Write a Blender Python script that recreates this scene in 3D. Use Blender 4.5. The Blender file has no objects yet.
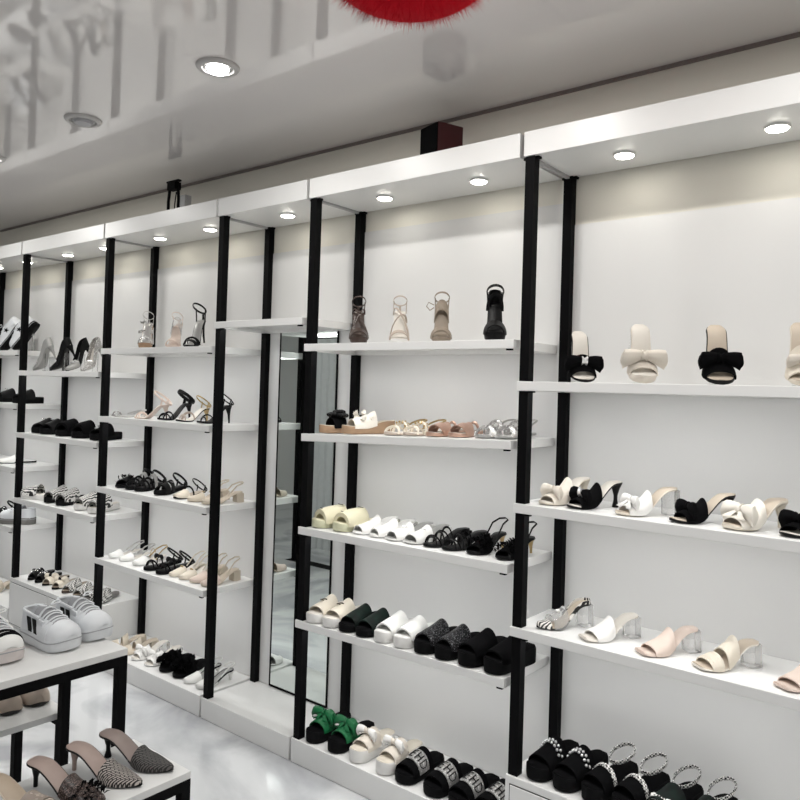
import bpy, math, random
from mathutils import Vector, Matrix, Euler

random.seed(7)
PI = math.pi
SC = bpy.context.scene
COL = SC.collection

# ---------------------------------------------------------------- camera
cam_d = bpy.data.cameras.new('camera')
cam = bpy.data.objects.new('camera', cam_d)
COL.objects.link(cam)
SC.camera = cam
cam_d.sensor_fit = 'HORIZONTAL'
cam_d.sensor_width = 36.0
cam_d.lens = 753.9 / 800 * 36
cam_d.shift_y = -18.4 / 800
cam_d.clip_start = 0.02
YAW, PITCH, ROLL = 0.6794, 0.0133, 0.0310
cam.matrix_world = (Matrix.Translation((0, 0, 1.5503)) @ Matrix.Rotation(YAW, 4, 'Z')
                    @ Matrix.Rotation(PI / 2 + PITCH, 4, 'X') @ Matrix.Rotation(ROLL, 4, 'Z'))

# ---------------------------------------------------------------- world, exposure
w = bpy.data.worlds.new('world')
SC.world = w
w.use_nodes = True
w.node_tree.nodes['Background'].inputs[0].default_value = (.8, .85, .9, 1)
w.node_tree.nodes['Background'].inputs[1].default_value = 0.05
SC.view_settings.view_transform = 'Standard'
SC.view_settings.look = 'None'
SC.view_settings.gamma = 1
SC.view_settings.use_curve_mapping = False
SC.view_settings.exposure = 0.14

ROOM_LIGHT = 10.0        # each big ceiling panel
DOWN_LIGHT = 6.2
PUCK_LIGHT = .16
STRIP_LIGHT = 1.2


def area(name, loc, size, power, col=(1, 1, 1), rot=(0, 0, 0), shape='DISK', size_y=None, spread=PI):
    d = bpy.data.lights.new(name, 'AREA')
    d.shape = shape
    d.size = size
    if size_y:
        d.size_y = size_y
    d.energy = power
    d.color = col
    d.spread = spread
    o = bpy.data.objects.new(name, d)
    o.location = loc
    o.rotation_euler = rot
    COL.objects.link(o)
    return o


CEIL = 2.68
for i, (x, y) in enumerate(((0.9, .3), (-1.6, -.6), (-4.2, -.4), (-.2, -1.8), (-3.0, -2.0))):
    area('panel_light', (x, y, CEIL - .03), 1.1, ROOM_LIGHT, (1, 1, 1), shape='RECTANGLE', size_y=.5)
for x in (-2.193, -1.27, -.34, .58, -4.05, -4.97):
    area('downlight_lamp', (x, 1.636, CEIL - .035), .09, DOWN_LIGHT, (1, .98, .94))


# ---------------------------------------------------------------- materials
MATS = {}


def mat(name, col, rough=.5, metal=0., spec=.5, trans=0., ior=1.45, sheen=0., coat=0., emit=None, estr=0.,
        pattern=None, col2=None, scale=20., bump=0., var=.05, bscale=None):
    if name in MATS:
        return MATS[name]
    m = bpy.data.materials.new(name)
    m.use_nodes = True
    nt = m.node_tree
    N, L = nt.nodes, nt.links
    b = N['Principled BSDF']
    b.inputs['Roughness'].default_value = rough
    b.inputs['Metallic'].default_value = metal
    b.inputs['Specular IOR Level'].default_value = spec
    b.inputs['Transmission Weight'].default_value = trans
    b.inputs['IOR'].default_value = ior
    b.inputs['Sheen Weight'].default_value = sheen
    b.inputs['Coat Weight'].default_value = coat
    if emit:
        b.inputs['Emission Color'].default_value = (*emit, 1)
        b.inputs['Emission Strength'].default_value = estr
    tc = N.new('ShaderNodeTexCoord')
    c1 = (*col, 1)
    c2 = (*(col2 if col2 else tuple(max(0, v * (1 - var)) for v in col)), 1)
    ramp = N.new('ShaderNodeValToRGB')
    ramp.color_ramp.elements[0].color = c2
    ramp.color_ramp.elements[1].color = c1
    src = None
    if pattern is None:
        t = N.new('ShaderNodeTexNoise')
        t.inputs['Scale'].default_value = scale
        t.inputs['Detail'].default_value = 3
        src = t.outputs['Fac']
        ramp.color_ramp.elements[0].position = .35
        ramp.color_ramp.elements[1].position = .65
        L.new(tc.outputs['Object'], t.inputs['Vector'])
        bsrc = src
    elif pattern == 'zebra':
        t = N.new('ShaderNodeTexWave')
        t.inputs['Scale'].default_value = scale
        t.inputs['Distortion'].default_value = 4
        t.inputs['Detail'].default_value = 1
        t.inputs['Detail Scale'].default_value = 1.2
        src = t.outputs['Fac']
        ramp.color_ramp.elements[0].position = .45
        ramp.color_ramp.elements[1].position = .52
        L.new(tc.outputs['Object'], t.inputs['Vector'])
    elif pattern == 'checker':
        t = N.new('ShaderNodeTexChecker')
        t.inputs['Scale'].default_value = scale
        src = t.outputs['Fac']
        mp = N.new('ShaderNodeMapping')
        mp.inputs['Rotation'].default_value = (0, 0, .6)
        L.new(tc.outputs['Object'], mp.inputs['Vector'])
        L.new(mp.outputs[0], t.inputs['Vector'])
    elif pattern == 'weave':
        mp = N.new('ShaderNodeMapping')
        mp.inputs['Rotation'].default_value = (0, 0, .7)
        L.new(tc.outputs['Object'], mp.inputs['Vector'])
        t = N.new('ShaderNodeTexBrick')
        t.inputs['Scale'].default_value = scale
        t.inputs['Mortar Size'].default_value = .06
        t.inputs['Brick Width'].default_value = .9
        t.inputs['Row Height'].default_value = .22
        t.inputs['Color1'].default_value = (1, 1, 1, 1)
        t.inputs['Color2'].default_value = (.8, .8, .8, 1)
        t.inputs['Mortar'].default_value = (0, 0, 0, 1)
        L.new(mp.outputs[0], t.inputs['Vector'])
        src = t.outputs['Color']
    elif pattern == 'glitter':
        t = N.new('ShaderNodeTexVoronoi')
        t.inputs['Scale'].default_value = scale
        L.new(tc.outputs['Object'], t.inputs['Vector'])
        sep = N.new('ShaderNodeSeparateColor')
        L.new(t.outputs['Color'], sep.inputs[0])
        src = sep.outputs[0]
        ramp.color_ramp.elements[0].position = .72
        ramp.color_ramp.elements[1].position = .95
    elif pattern == 'pleat':
        t = N.new('ShaderNodeTexWave')
        t.inputs['Scale'].default_value = scale
        t.inputs['Distortion'].default_value = 1.5
        L.new(tc.outputs['Object'], t.inputs['Vector'])
        src = t.outputs['Fac']
    elif pattern == 'marble':
        t = N.new('ShaderNodeTexNoise')
        t.inputs['Scale'].default_value = scale
        t.inputs['Detail'].default_value = 8
        t.inputs['Distortion'].default_value = 1.6
        L.new(tc.outputs['Object'], t.inputs['Vector'])
        src = t.outputs['Fac']
        ramp.color_ramp.elements[0].position = .36
        ramp.color_ramp.elements[1].position = .56
    elif pattern == 'wood':
        mp = N.new('ShaderNodeMapping')
        mp.inputs['Scale'].default_value = (8, 1, 8)
        L.new(tc.outputs['Object'], mp.inputs['Vector'])
        t = N.new('ShaderNodeTexNoise')
        t.inputs['Scale'].default_value = scale
        t.inputs['Detail'].default_value = 4
        L.new(mp.outputs[0], t.inputs['Vector'])
        src = t.outputs['Fac']
    L.new(src, ramp.inputs[0])
    L.new(ramp.outputs[0], b.inputs['Base Color'])
    if bump:
        bp = N.new('ShaderNodeBump')
        bp.inputs['Strength'].default_value = bump
        bp.inputs['Distance'].default_value = .002
        if pattern in (None,) and bscale:
            t2 = N.new('ShaderNodeTexNoise')
            t2.inputs['Scale'].default_value = bscale
            L.new(tc.outputs['Object'], t2.inputs['Vector'])
            L.new(t2.outputs['Fac'], bp.inputs['Height'])
        else:
            L.new(src, bp.inputs['Height'])
        L.new(bp.outputs[0], b.inputs['Normal'])
    MATS[name] = m
    return m


WHITE = mat('white_laminate', (.80, .80, .79), .35, var=.02, scale=4)
SHELFW = mat('white_shelf', (.84, .84, .83), .3, var=.02, scale=4)
BEIGEW = mat('wall_paint_beige', (.80, .775, .70), .6, var=.04, scale=1.5)  # beige wall, also standing in for canopy shade above the bay panels
WALLM = mat('wall_paint', (.73, .73, .71), .55, var=.03, scale=1.5)
PANELM = mat('wall_panel_white', (.73, .73, .725), .38, var=.02, scale=2)
CEILM = mat('stretch_ceiling', (.84, .81, .80), .05, spec=.5, ior=2.7, var=.06, scale=.8)
FLOORM = mat('marble_tile', (.60, .61, .62), .12, spec=.6, pattern='marble', col2=(.37, .38, .40), scale=1.3)
BLACKM = mat('black_steel', (.0035, .0035, .004), .6, spec=.08, var=.2)
DARKM = mat('dark_gap', (.03, .03, .03), .7)
GREYM = mat('grey_edge', (.42, .42, .42), .5)
CHROME = mat('chrome', (.8, .8, .8), .15, 1)
GOLD = mat('gold_metal', (.50, .37, .19), .3, 1)
BRONZE = mat('dark_bronze', (.10, .075, .05), .35, .6)
MIRROR = mat('mirror_glass', (.80, .86, .84), .01, 1, var=0)
ACRYL = mat('clear_acrylic', (.97, .98, .98), .03, trans=1, ior=1.3, var=0)
CLEAR = mat('clear_pvc', (.95, .95, .95), .08, trans=.85, ior=1.25, var=0)
LEDM = mat('led_lens', (1, 1, .95), .4, emit=(1, .96, .86), estr=22)
STRIPM = mat('led_strip_diffuser', (1, 1, 1), .4, emit=(1, .98, .95), estr=3)
LAMPM = mat('lamp_lens', (1, 1, 1), .4, emit=(1, .98, .95), estr=16)

BLK = mat('black_leather', (.005, .005, .0055), .4, spec=.2, var=.3, bump=.2, bscale=300)
BLKF = mat('black_fabric', (.004, .004, .0045), .9, spec=.06, bump=.4, bscale=500)
BLKR = mat('black_rubber', (.005, .005, .0055), .7, spec=.1)
BLKG = mat('black_glitter', (.16, .16, .17), .35, spec=.2, pattern='glitter', col2=(.006, .006, .007), scale=420)
CREAM = mat('cream_leather', (.72, .66, .56), .45, bump=.1, bscale=200)
CREAMS = mat('cream_satin', (.72, .66, .58), .35, sheen=.2, bump=.25, bscale=60)
IVORY = mat('ivory_fabric', (.78, .74, .67), .5, bump=.2, bscale=80)
WHT = mat('white_leather', (.80, .80, .78), .4, bump=.1, bscale=200)
WHTS = mat('white_satin', (.82, .81, .79), .4, bump=.3, bscale=60)
WHTR = mat('white_rubber', (.76, .75, .73), .6)
NUDE = mat('nude_leather', (.46, .385, .325), .45)
TAUPE = mat('taupe_insole', (.27, .215, .195), .5, var=.08)
MAUVE = mat('mauve_insole', (.40, .31, .275), .5, var=.08)
INSW = mat('pale_insole', (.72, .68, .62), .5)
INSN = mat('nude_insole', (.56, .48, .39), .5)
BLUSH = mat('blush_leather', (.70, .58, .51), .4)
BEIGE = mat('beige_leather', (.60, .53, .43), .45)
BROWN = mat('brown_leather', (.055, .035, .028), .35)
TAUPEL = mat('taupe_leather', (.27, .22, .17), .5, bump=.3, bscale=90)
TAN = mat('tan_cork', (.40, .27, .17), .7, pattern='wood', col2=(.30, .19, .115), scale=9, bump=.2)
ROSE = mat('rose_gold', (.55, .36, .28), .3, .7)
SILV = mat('silver_leather', (.55, .54, .53), .3, .6)
SILG = mat('silver_glitter', (.9, .9, .9), .3, .5, pattern='glitter', col2=(.42, .41, .40), scale=260)
GRYS = mat('grey_satin', (.36, .36, .35), .35, .2)
YEL = mat('pale_yellow_puff', (.72, .68, .50), .55, bump=.2, bscale=70)
YELS = mat('pale_green_sole', (.62, .62, .44), .6)
GREEN = mat('emerald_satin', (.010, .13, .045), .35, bump=.25, bscale=60)
DGREEN = mat('dark_green_fabric', (.005, .015, .011), .5, spec=.2, col2=(.005, .006, .006), scale=30)
GROOVE = mat('sole_groove', (.36, .37, .385), .7)
TONG = mat('tongue_lace_shade', (.30, .305, .32), .8)  # mid grey puts the shade between the laces into the tongue colour
ZEB = mat('zebra_print', (.78, .77, .74), .5, pattern='zebra', col2=(.012, .012, .012), scale=38)
ZEBF = mat('zebra_stripe_fine', (.80, .78, .74), .45, pattern='zebra', col2=(.012, .012, .012), scale=42)
ZEBD = mat('dark_zebra_print', (.62, .61, .59), .5, pattern='zebra', col2=(.012, .012, .012), scale=40)
CHK = mat('checker_weave', (.75, .74, .71), .6, pattern='checker', col2=(.015, .015, .015), scale=110)
BRAID = mat('white_black_braid', (.78, .77, .75), .6, pattern='checker', col2=(.012, .012, .012), scale=160)
WEAVEW = mat('black_white_weave', (.50, .455, .42), .6, pattern='weave', col2=(.012, .010, .010), scale=42, bump=.5)
WEAVEB = mat('black_weave', (.12, .11, .105), .6, pattern='weave', col2=(.010, .010, .010), scale=42, bump=.5)
WEAVEN = mat('nude_glitter_weave', (.62, .54, .46), .4, pattern='glitter', col2=(.30, .25, .215), scale=150, bump=.6)
BRNG = mat('brown_black_glitter', (.24, .17, .15), .35, pattern='glitter', col2=(.022, .013, .011), scale=520)
GEM = mat('rhinestone', (.85, .85, .86), .1, .6)
SNKW = mat('sneaker_white', (.70, .72, .745), .45, bump=.1, bscale=150)
SNKS = mat('sneaker_sole_white', (.66, .68, .70), .6)
SNKP = mat('sneaker_sole_pinkish', (.62, .57, .555), .6)
GRYR = mat('grey_rubber', (.20, .195, .185), .7)


# ---------------------------------------------------------------- mesh helper
class MB:
    def __init__(s):
        s.v, s.f = [], []

    def add(s, verts, faces):
        o = len(s.v)
        s.v += [tuple(p) for p in verts]
        s.f += [tuple(i + o for i in f) for f in faces]

    def box(s, x0, x1, y0, y1, z0, z1):
        s.add([(x0, y0, z0), (x1, y0, z0), (x1, y1, z0), (x0, y1, z0), (x0, y0, z1), (x1, y0, z1), (x1, y1, z1), (x0, y1, z1)],
              [(3, 2, 1, 0), (4, 5, 6, 7), (0, 1, 5, 4), (1, 2, 6, 5), (2, 3, 7, 6), (3, 0, 4, 7)])
        return s

    def rings(s, R, closed=True, caps=True):
        n = len(R[0])
        vs = [p for r in R for p in r]
        fs = []
        for i in range(len(R) - 1):
            for j in range(n if closed else n - 1):
                k = (j + 1) % n
                fs.append((i * n + j, i * n + k, (i + 1) * n + k, (i + 1) * n + j))
        if caps and closed:
            fs.append(tuple(reversed(range(n))))
            fs.append(tuple((len(R) - 1) * n + j for j in range(n)))
        s.add(vs, fs)
        return s

    def sheet(s, A, B):
        """two matching open grids joined along the rim: a sheet with thickness"""
        m, n = len(A), len(A[0])
        vs = [p for r in A for p in r] + [p for r in B for p in r]
        o = m * n
        fs = []
        for i in range(m - 1):
            for j in range(n - 1):
                a, b, c, d = i * n + j, i * n + j + 1, (i + 1) * n + j + 1, (i + 1) * n + j
                fs += [(a, b, c, d), (o + d, o + c, o + b, o + a)]
        for j in range(n - 1):
            fs += [(j + 1, j, o + j, o + j + 1)]
            k = (m - 1) * n + j
            fs += [(k, k + 1, o + k + 1, o + k)]
        for i in range(m - 1):
            a, d = i * n, (i + 1) * n
            fs += [(a, d, o + d, o + a)]
            a, d = i * n + n - 1, (i + 1) * n + n - 1
            fs += [(d, a, o + a, o + d)]
        s.add(vs, fs)
        return s

    def tube(s, path, rx, ry=None, n=6, closed=False):
        ry = ry or rx
        P = [Vector(p) for p in path]
        m = len(P)
        up = None
        R = []
        for i, p in enumerate(P):
            a = P[(i - 1) % m] if (closed or i > 0) else P[i]
            b = P[(i + 1) % m] if (closed or i < m - 1) else P[i]
            t = (b - a)
            if t.length < 1e-9:
                t = Vector((0, 0, 1))
            t.normalize()
            if up is None:
                up = Vector((0, 0, 1)) if abs(t.z) < .9 else Vector((0, 1, 0))
            sd = t.cross(up)
            if sd.length < 1e-6:
                sd = t.cross(Vector((1, 0, 0)))
            sd.normalize()
            up = sd.cross(t).normalized()
            R.append([tuple(p + sd * (rx * math.cos(q)) + up * (ry * math.sin(q))) for q in [2 * PI * k / n for k in range(n)]])
        if closed:
            R.append(R[0])
        s.rings(R, True, not closed)
        return s

    def ball(s, c, rx, ry=None, rz=None, n=10, m=7):
        ry = ry or rx
        rz = rz or rx
        R = []
        for i in range(m + 1):
            a = -PI / 2 + PI * (i + .02) / (m + .04)
            R.append([(c[0] + rx * math.cos(a) * math.cos(2 * PI * j / n), c[1] + ry * math.cos(a) * math.sin(2 * PI * j / n), c[2] + rz * math.sin(a)) for j in range(n)])
        s.rings(R)
        return s

    def disc(s, c, r0, r1, z0, z1, n=24):
        s.rings([[(c[0] + r * math.cos(2 * PI * j / n), c[1] + r * math.sin(2 * PI * j / n), z) for j in range(n)] for r, z in ((r0, z0), (r1, z1))])
        return s

    def build(s, name, m, parent=None, smooth=False, bevel=0):
        me = bpy.data.meshes.new(name)
        me.from_pydata(s.v, [], s.f)
        me.validate()
        me.update()
        me.materials.append(m)
        if smooth:
            for p in me.polygons:
                p.use_smooth = True
            me.set_sharp_from_angle(angle=math.radians(50))
        o = bpy.data.objects.new(name, me)
        COL.objects.link(o)
        if parent:
            o.parent = parent
        if bevel:
            b = o.modifiers.new('bevel', 'BEVEL')
            b.width = bevel
            b.segments = 2
            b.limit_method = 'ANGLE'
        return o


def empty(name, loc=(0, 0, 0), rot=(0, 0, 0)):
    o = bpy.data.objects.new(name, None)
    o.empty_display_size = .05
    o.location = loc
    o.rotation_euler = rot
    COL.objects.link(o)
    return o


def tag(o, label=None, cat=None, group=None, kind=None):
    if label:
        o['label'] = label
    if cat:
        o['category'] = cat
    if group:
        o['group'] = group
    if kind:
        o['kind'] = kind
    return o


def copy_tree(o, parent=None):
    c = o.copy()
    COL.objects.link(c)
    c.parent = parent
    for ch in list(o.children):
        copy_tree(ch, c)
    return c


# ---------------------------------------------------------------- room shell
YW = 2.52
XL, XR, YF = -8.0, 2.2, -3.6


def struct(name, mb, m, **k):
    return tag(mb.build(name, m, **k), kind='structure')


struct('floor', MB().box(XL, XR, YF, YW, -.1, 0), FLOORM)
struct('ceiling', MB().box(XL, XR, YF, YW, CEIL, CEIL + .1), CEILM)
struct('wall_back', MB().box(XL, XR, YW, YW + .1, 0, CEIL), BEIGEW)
struct('wall_left', MB().box(XL - .1, XL, YF, YW, 0, CEIL), WALLM)
struct('wall_right', MB().box(XR, XR + .1, YF, YW, 0, CEIL), WALLM)
struct('wall_front', MB().box(XL, XR, YF - .1, YF, 0, CEIL), WALLM)
struct('trim_1', MB().box(XL, XR, YW - .010, YW, CEIL - .012, CEIL), mat('trim_paint', (.20, .17, .16), .5))

# ---------------------------------------------------------------- shelving bays
XB = [-5.90, -4.897, -3.906, -2.905, -2.294, -1.271, -.25]
ZH, ZHT = 2.349, 2.432
FY = 2.20
PW = .034
BAYNAME = ['leftmost bay', 'second bay from left', 'left of mirror', 'mirror bay', 'right of mirror', 'rightmost bay']
BAYLAB = ['white shoe shelving bay at the left edge with star sneakers on top',
          'white shelving bay with black posts and low two-door cabinet, second from left',
          'white shelving bay with black posts just left of the mirror',
          'narrow white bay with a single top shelf over the wall mirror',
          'white shelving bay with black posts just right of the mirror',
          'white shelving bay at the right edge holding bow mules and clear mules']
LEV = {5: [1.597, 1.191, .783], 4: [1.738, 1.381, .979, .595], 3: [1.851], 2: [1.738, 1.364, .977, .587],
       1: [1.61, 1.217, .805], 0: [1.74, 1.395, .99, .61]}
BASE = {5: .296, 4: .098, 3: .094, 2: .098, 1: .300, 0: .1}
TH = .031
PUCK = {5: (-.988, -.531), 4: (-2.010, -1.551), 3: (-2.594,), 2: (-3.609, -3.171), 1: (-4.613, -4.172), 0: (-5.603, -5.154)}
TILT = {(4, 1): .036, (4, 2): .009, (4, 3): .016}   # these shelves hang a little askew


def tray(m, x0, x1, y0, y1, z0, z1, wl, wt):
    """a board with a lip all round its underside"""
    def rect(x0, x1, y0, y1, z):
        return [(x0, y0, z), (x1, y0, z), (x1, y1, z), (x0, y1, z)]
    vs = rect(x0, x1, y0, y1, z1) + rect(x0, x1, y0, y1, z0) + rect(x0 + wl, x1 - wl, y0 + wl, y1 - wl, z0) + rect(x0 + wl, x1 - wl, y0 + wl, y1 - wl, z1 - wt)
    fs = [(0, 1, 2, 3), (15, 14, 13, 12)]
    for i in range(4):
        k = (i + 1) % 4
        fs += [(i, 4 + i, 4 + k, k), (4 + i, 8 + i, 8 + k, 4 + k), (8 + i, 12 + i, 12 + k, 8 + k)]
    m.add(vs, fs)


def bay(k):
    x0, x1 = XB[k], XB[k + 1]
    r = empty('shelving_bay', ((x0 + x1) / 2, 2.35, 0))
    tag(r, BAYLAB[k], 'shelves', 'white shelving bays along the back wall')
    cx = (x0 + x1) / 2
    X0, X1 = x0 - cx, x1 - cx
    D = 2.35
    zs = [BASE[k]] + sorted(LEV[k]) + [None]
    # posts stand on the base and run up to the canopy, notched round each shelf
    for nm, ya in (('front_post', 2.206), ('back_post', YW - PW - .0005)):
        m = MB()
        zz = BASE[k] + .0005
        for z in sorted(LEV[k]):
            z += TILT.get((k, LEV[k].index(z)), 0) * (X0 + PW / 2)
            m.box(X0, X0 + PW, ya - D, ya + PW - D, zz, z - TH - .001)
            zz = z + .001
        m.box(X0, X0 + PW, ya - D, ya + PW - D, zz, ZH - .0005)
        m.box(X0 - .012, X0 + PW + .012, ya - D + .008, ya + PW - D - .006, ZH - .008, ZH - .0005)
        m.build(nm, BLACKM, r)
    MB().box(X0 + .010, X0 + .024, 2.245 - D, YW - PW - D - .003, ZH - .010, ZH - .0006).build('post_tie', GREYM, r)
    xe = X1 - .022
    for z in LEV[k]:
        m = MB()
        tl = TILT.get((k, LEV[k].index(z)), 0)
        tray(m, X0 - .006, xe, FY - D, YW - D - .0065, -TH, 0, .016, .012)
        o = m.build('shelf', SHELFW, r, bevel=.0015)
        o.location.z = z
        o.rotation_euler.y = -math.atan(tl)
        MB().box(X0 + .05, xe - .03, 2.224 - D, 2.236 - D, -.0165, -.0124).build('led_strip', STRIPM, o)
        area('strip_lamp', (cx + (X0 + xe) / 2, 2.230, z - .018), xe - X0 - .10, STRIP_LIGHT * (xe - X0), (1, 1, .98), (0, -math.atan(tl), 0), 'RECTANGLE', .010)
        for xx in (X0 + PW + .001, xe - .03):
            MB().box(xx, xx + .022, 2.202 - D, 2.214 - D, -TH - .006, -TH - .0003).build('shelf_bracket', BLACKM, o)
    MB().box(X0 + PW + .001, X1 - .001, YW - .006 - D, YW - .0005 - D, BASE[k] + .001, {5: 2.175, 4: 2.26}.get(k, 2.22)).build('shadow_line_panel', PANELM, r)  # white stops at the canopy's shadow line; beige above stands in for shade
    # canopy
    m = MB().box(X0 - .004, xe + .002, FY - D, YW - D - .0065, ZH, ZHT)
    c = m.build('canopy', WHITE, r, bevel=.0015)
    for px in PUCK[k]:
        MB().disc((px - cx, 2.352 - D), .036, .034, ZH - .0005, ZH - .007).build('downlight_rim', WHITE, c, True)
        MB().disc((px - cx, 2.352 - D), .030, .028, ZH - .0075, ZH - .0105).build('downlight_lens', LEDM, c, True)
        area('shelf_lamp', (px, 2.352, ZH - .014), .055, PUCK_LIGHT, (1, .96, .88))
    # base
    fb = FY - (.0 if k != 3 else .0)
    m = MB().box(X0 - .006, X1 - .02, fb - D, YW - D - .0065, 0.0005, BASE[k])
    b = m.build('base', WHITE, r, bevel=.002)
    if BASE[k] > .2:
        ww = (X1 - X0 - .03) / 2
        for i in range(2):
            xa = X0 + .004 + i * (ww + .002)
            MB().box(xa + .010, xa + ww - .006, fb - D - .004, fb - D - .0003, .02, BASE[k] - .028).build('door', WHITE, b, bevel=.001)
            fr = MB()
            fr.box(xa + .006, xa + ww - .002, fb - D - .0012, fb - D - .0003, .016, .02)
            fr.box(xa + .006, xa + ww - .002, fb - D - .0012, fb - D - .0003, BASE[k] - .028, BASE[k] - .0245)
            fr.box(xa + .0065, xa + .0095, fb - D - .0012, fb - D - .0003, .016, BASE[k] - .025)
            fr.build('door_gap', DARKM, b)
    return r


for k in range(6):
    bay(k)

# wall mirror in the narrow bay
mr = empty('wall_mirror', (-2.591, YW - .0085, .0985))
tag(mr, 'tall wall mirror with thin black frame between two shelving bays', 'mirror')
MB().box(-.19, .19, -.006, 0, .008, 1.722).build('mirror_glass', MIRROR, mr)
f = MB()
f.box(-.1945, -.1905, -.009, .001, 0, 1.73)
f.box(.1905, .1945, -.009, .001, 0, 1.73)
f.box(-.190, .190, -.009, .001, 0, .0075)
f.box(-.190, .190, -.009, .001, 1.7225, 1.73)
f.build('mirror_frame', BLACKM, mr)

# ---------------------------------------------------------------- ceiling lamps
def downlight(x, y, lit, label):
    r = empty('ceiling_downlight', (x, y, CEIL))
    tag(r, label, 'ceiling light', 'recessed ceiling downlights')
    m = MB()
    n = 32
    R = []
    for rr, z in ((.052, -.004), (.056, -.012), (.070, -.012), (.076, -.006), (.077, -.0006), (.052, -.0006)):
        R.append([(rr * math.cos(2 * PI * j / n), rr * math.sin(2 * PI * j / n), z) for j in range(n)])
    m.rings(R + [R[0]], True, False)
    m.build('trim_ring', mat('satin_white_ring', (.55, .54, .53), .3), r, True)
    g = MB()
    g.disc((0, 0), .050, .047, -.001, -.009)
    g.build('reflector', GREYM if not lit else CHROME, r, True)
    b = MB()
    b.disc((0, 0), .040, .034, -.010, -.020)
    b.build('lens', LAMPM if lit else mat('unlit_lens', (.42, .42, .44), .3), r, True)
    return r


downlight(-2.193, 1.636, True, 'lit round recessed downlight in ceiling above the mirror bay')
downlight(-3.119, 1.636, False, 'unlit round recessed downlight in ceiling at upper left')
for i, x in enumerate((-1.27, -.34, .58, -4.05, -4.97)):
    downlight(x, 1.636, True, ['round recessed downlight over the right of mirror bay', 'round recessed downlight over the rightmost bay',
              'round recessed downlight beyond the right frame edge', 'round recessed downlight over the second bay from left', 'round recessed downlight over the leftmost bay'][i])
for i, (x, y) in enumerate(((0.9, .3), (-1.6, -.6), (-4.2, -.4), (-.2, -1.8), (-3.0, -2.0))):
    r = empty('ceiling_panel_lamp', (x, y, CEIL))
    tag(r, 'rectangular white ceiling panel lamp behind the camera', 'ceiling light', 'ceiling panel lamps out of view')
    m = MB()
    m.box(-.58, .58, -.28, .28, -.028, -.001)
    m.build('housing', WHITE, r, bevel=.002)

# ---------------------------------------------------------------- things above the canopies
r = empty('speaker_cube', (-1.722, 2.345, ZHT + .0012), (0, 0, math.radians(71)))
tag(r, 'small black and maroon cube standing on the canopy right of mirror', 'box')
MB().box(-.058, .058, -.058, .058, 0, .142).build('cabinet', mat('maroon_gloss', (.045, .006, .008), .3), r, bevel=.003)
m = MB().box(-.0635, -.0585, -.056, .056, .003, .138)
m.build('grille', BLKF, r)

r = empty('cable_bracket', (-3.42, 2.30, ZHT + .0012))
tag(r, 'black cable bracket with thin wires on canopy left of mirror', 'bracket')
m = MB()
m.tube([(-.045, 0, .0), (-.046, 0, .08), (-.038, 0, .135), (-.025, 0, .155), (.025, 0, .155), (.038, 0, .135), (.044, 0, .08), (.042, 0, 0)], .008)
m.build('hoop', BLACKM, r, True)
m = MB()
m.box(-.035, .035, -.02, .02, .135, .175)
m.box(-.055, .05, -.012, .012, .176, .186)
m.build('bracket_head', BLACKM, r, bevel=.003)
m = MB()
m.tube([(-.05, .005, .15), (-.056, .005, .1), (-.05, .005, .05), (-.052, .005, .003)], .003)
m.tube([(.0, .015, .13), (-.012, .015, .06), (-.01, .015, .003)], .003)
m.build('wire', BLACKM, r, True)
m = MB()
m.box(.055, .10, .0, .04, 0, .10)
m.build('junction_box', GREYM, r, bevel=.002)

# fluffy red ball made up to stand in for a soft red blur
r = empty('red_blur_ball', (-.955, 1.17, 2.49))
tag(r, 'big fluffy red ball standing in for a soft red blur at top edge', 'stand-in')
RED = mat('red_blur_fibre', (.56, .003, .014), .8, spec=.1, var=.1)
MB().ball((0, 0, 0), .215, .215, .165, 32, 18).build('core', RED, r, True)
m = MB()
rp = random.Random(5)
for _ in range(30000):
    a, b = rp.uniform(0, 2 * PI), math.asin(rp.uniform(-1, .9))
    d = Vector((math.cos(b) * math.cos(a) * 1.0, math.cos(b) * math.sin(a) * 1.0, math.sin(b) * .76))
    ln = .216 + .026 * rp.random() ** 2
    p, q = d * .20, d * ln + Vector((rp.uniform(-.012, .012), rp.uniform(-.012, .012), rp.uniform(-.012, .012)))
    if q.z > CEIL - 2.49 - .003:
        continue
    t = d.cross(Vector((rp.uniform(-1, 1), rp.uniform(-1, 1), rp.uniform(-1, 1)))).normalized() * .0006
    m.add([p - t, p + t, q], [(0, 1, 2)])
o = m.build('frill', RED, r)
tag(o, kind='stuff')
MB().tube([(0, 0, .17), (0, 0, CEIL - 2.49 - .0005)], .003).build('cord', RED, r)


# ---------------------------------------------------------------- shoes
def lerp(a, b, t):
    return a + (b - a) * t


def curve(tab, t):
    for i in range(len(tab) - 1):
        if t <= tab[i + 1][0]:
            a, b = tab[i], tab[i + 1]
            return lerp(a[1], b[1], (t - a[0]) / (b[0] - a[0] + 1e-9))
    return tab[-1][1]


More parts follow.
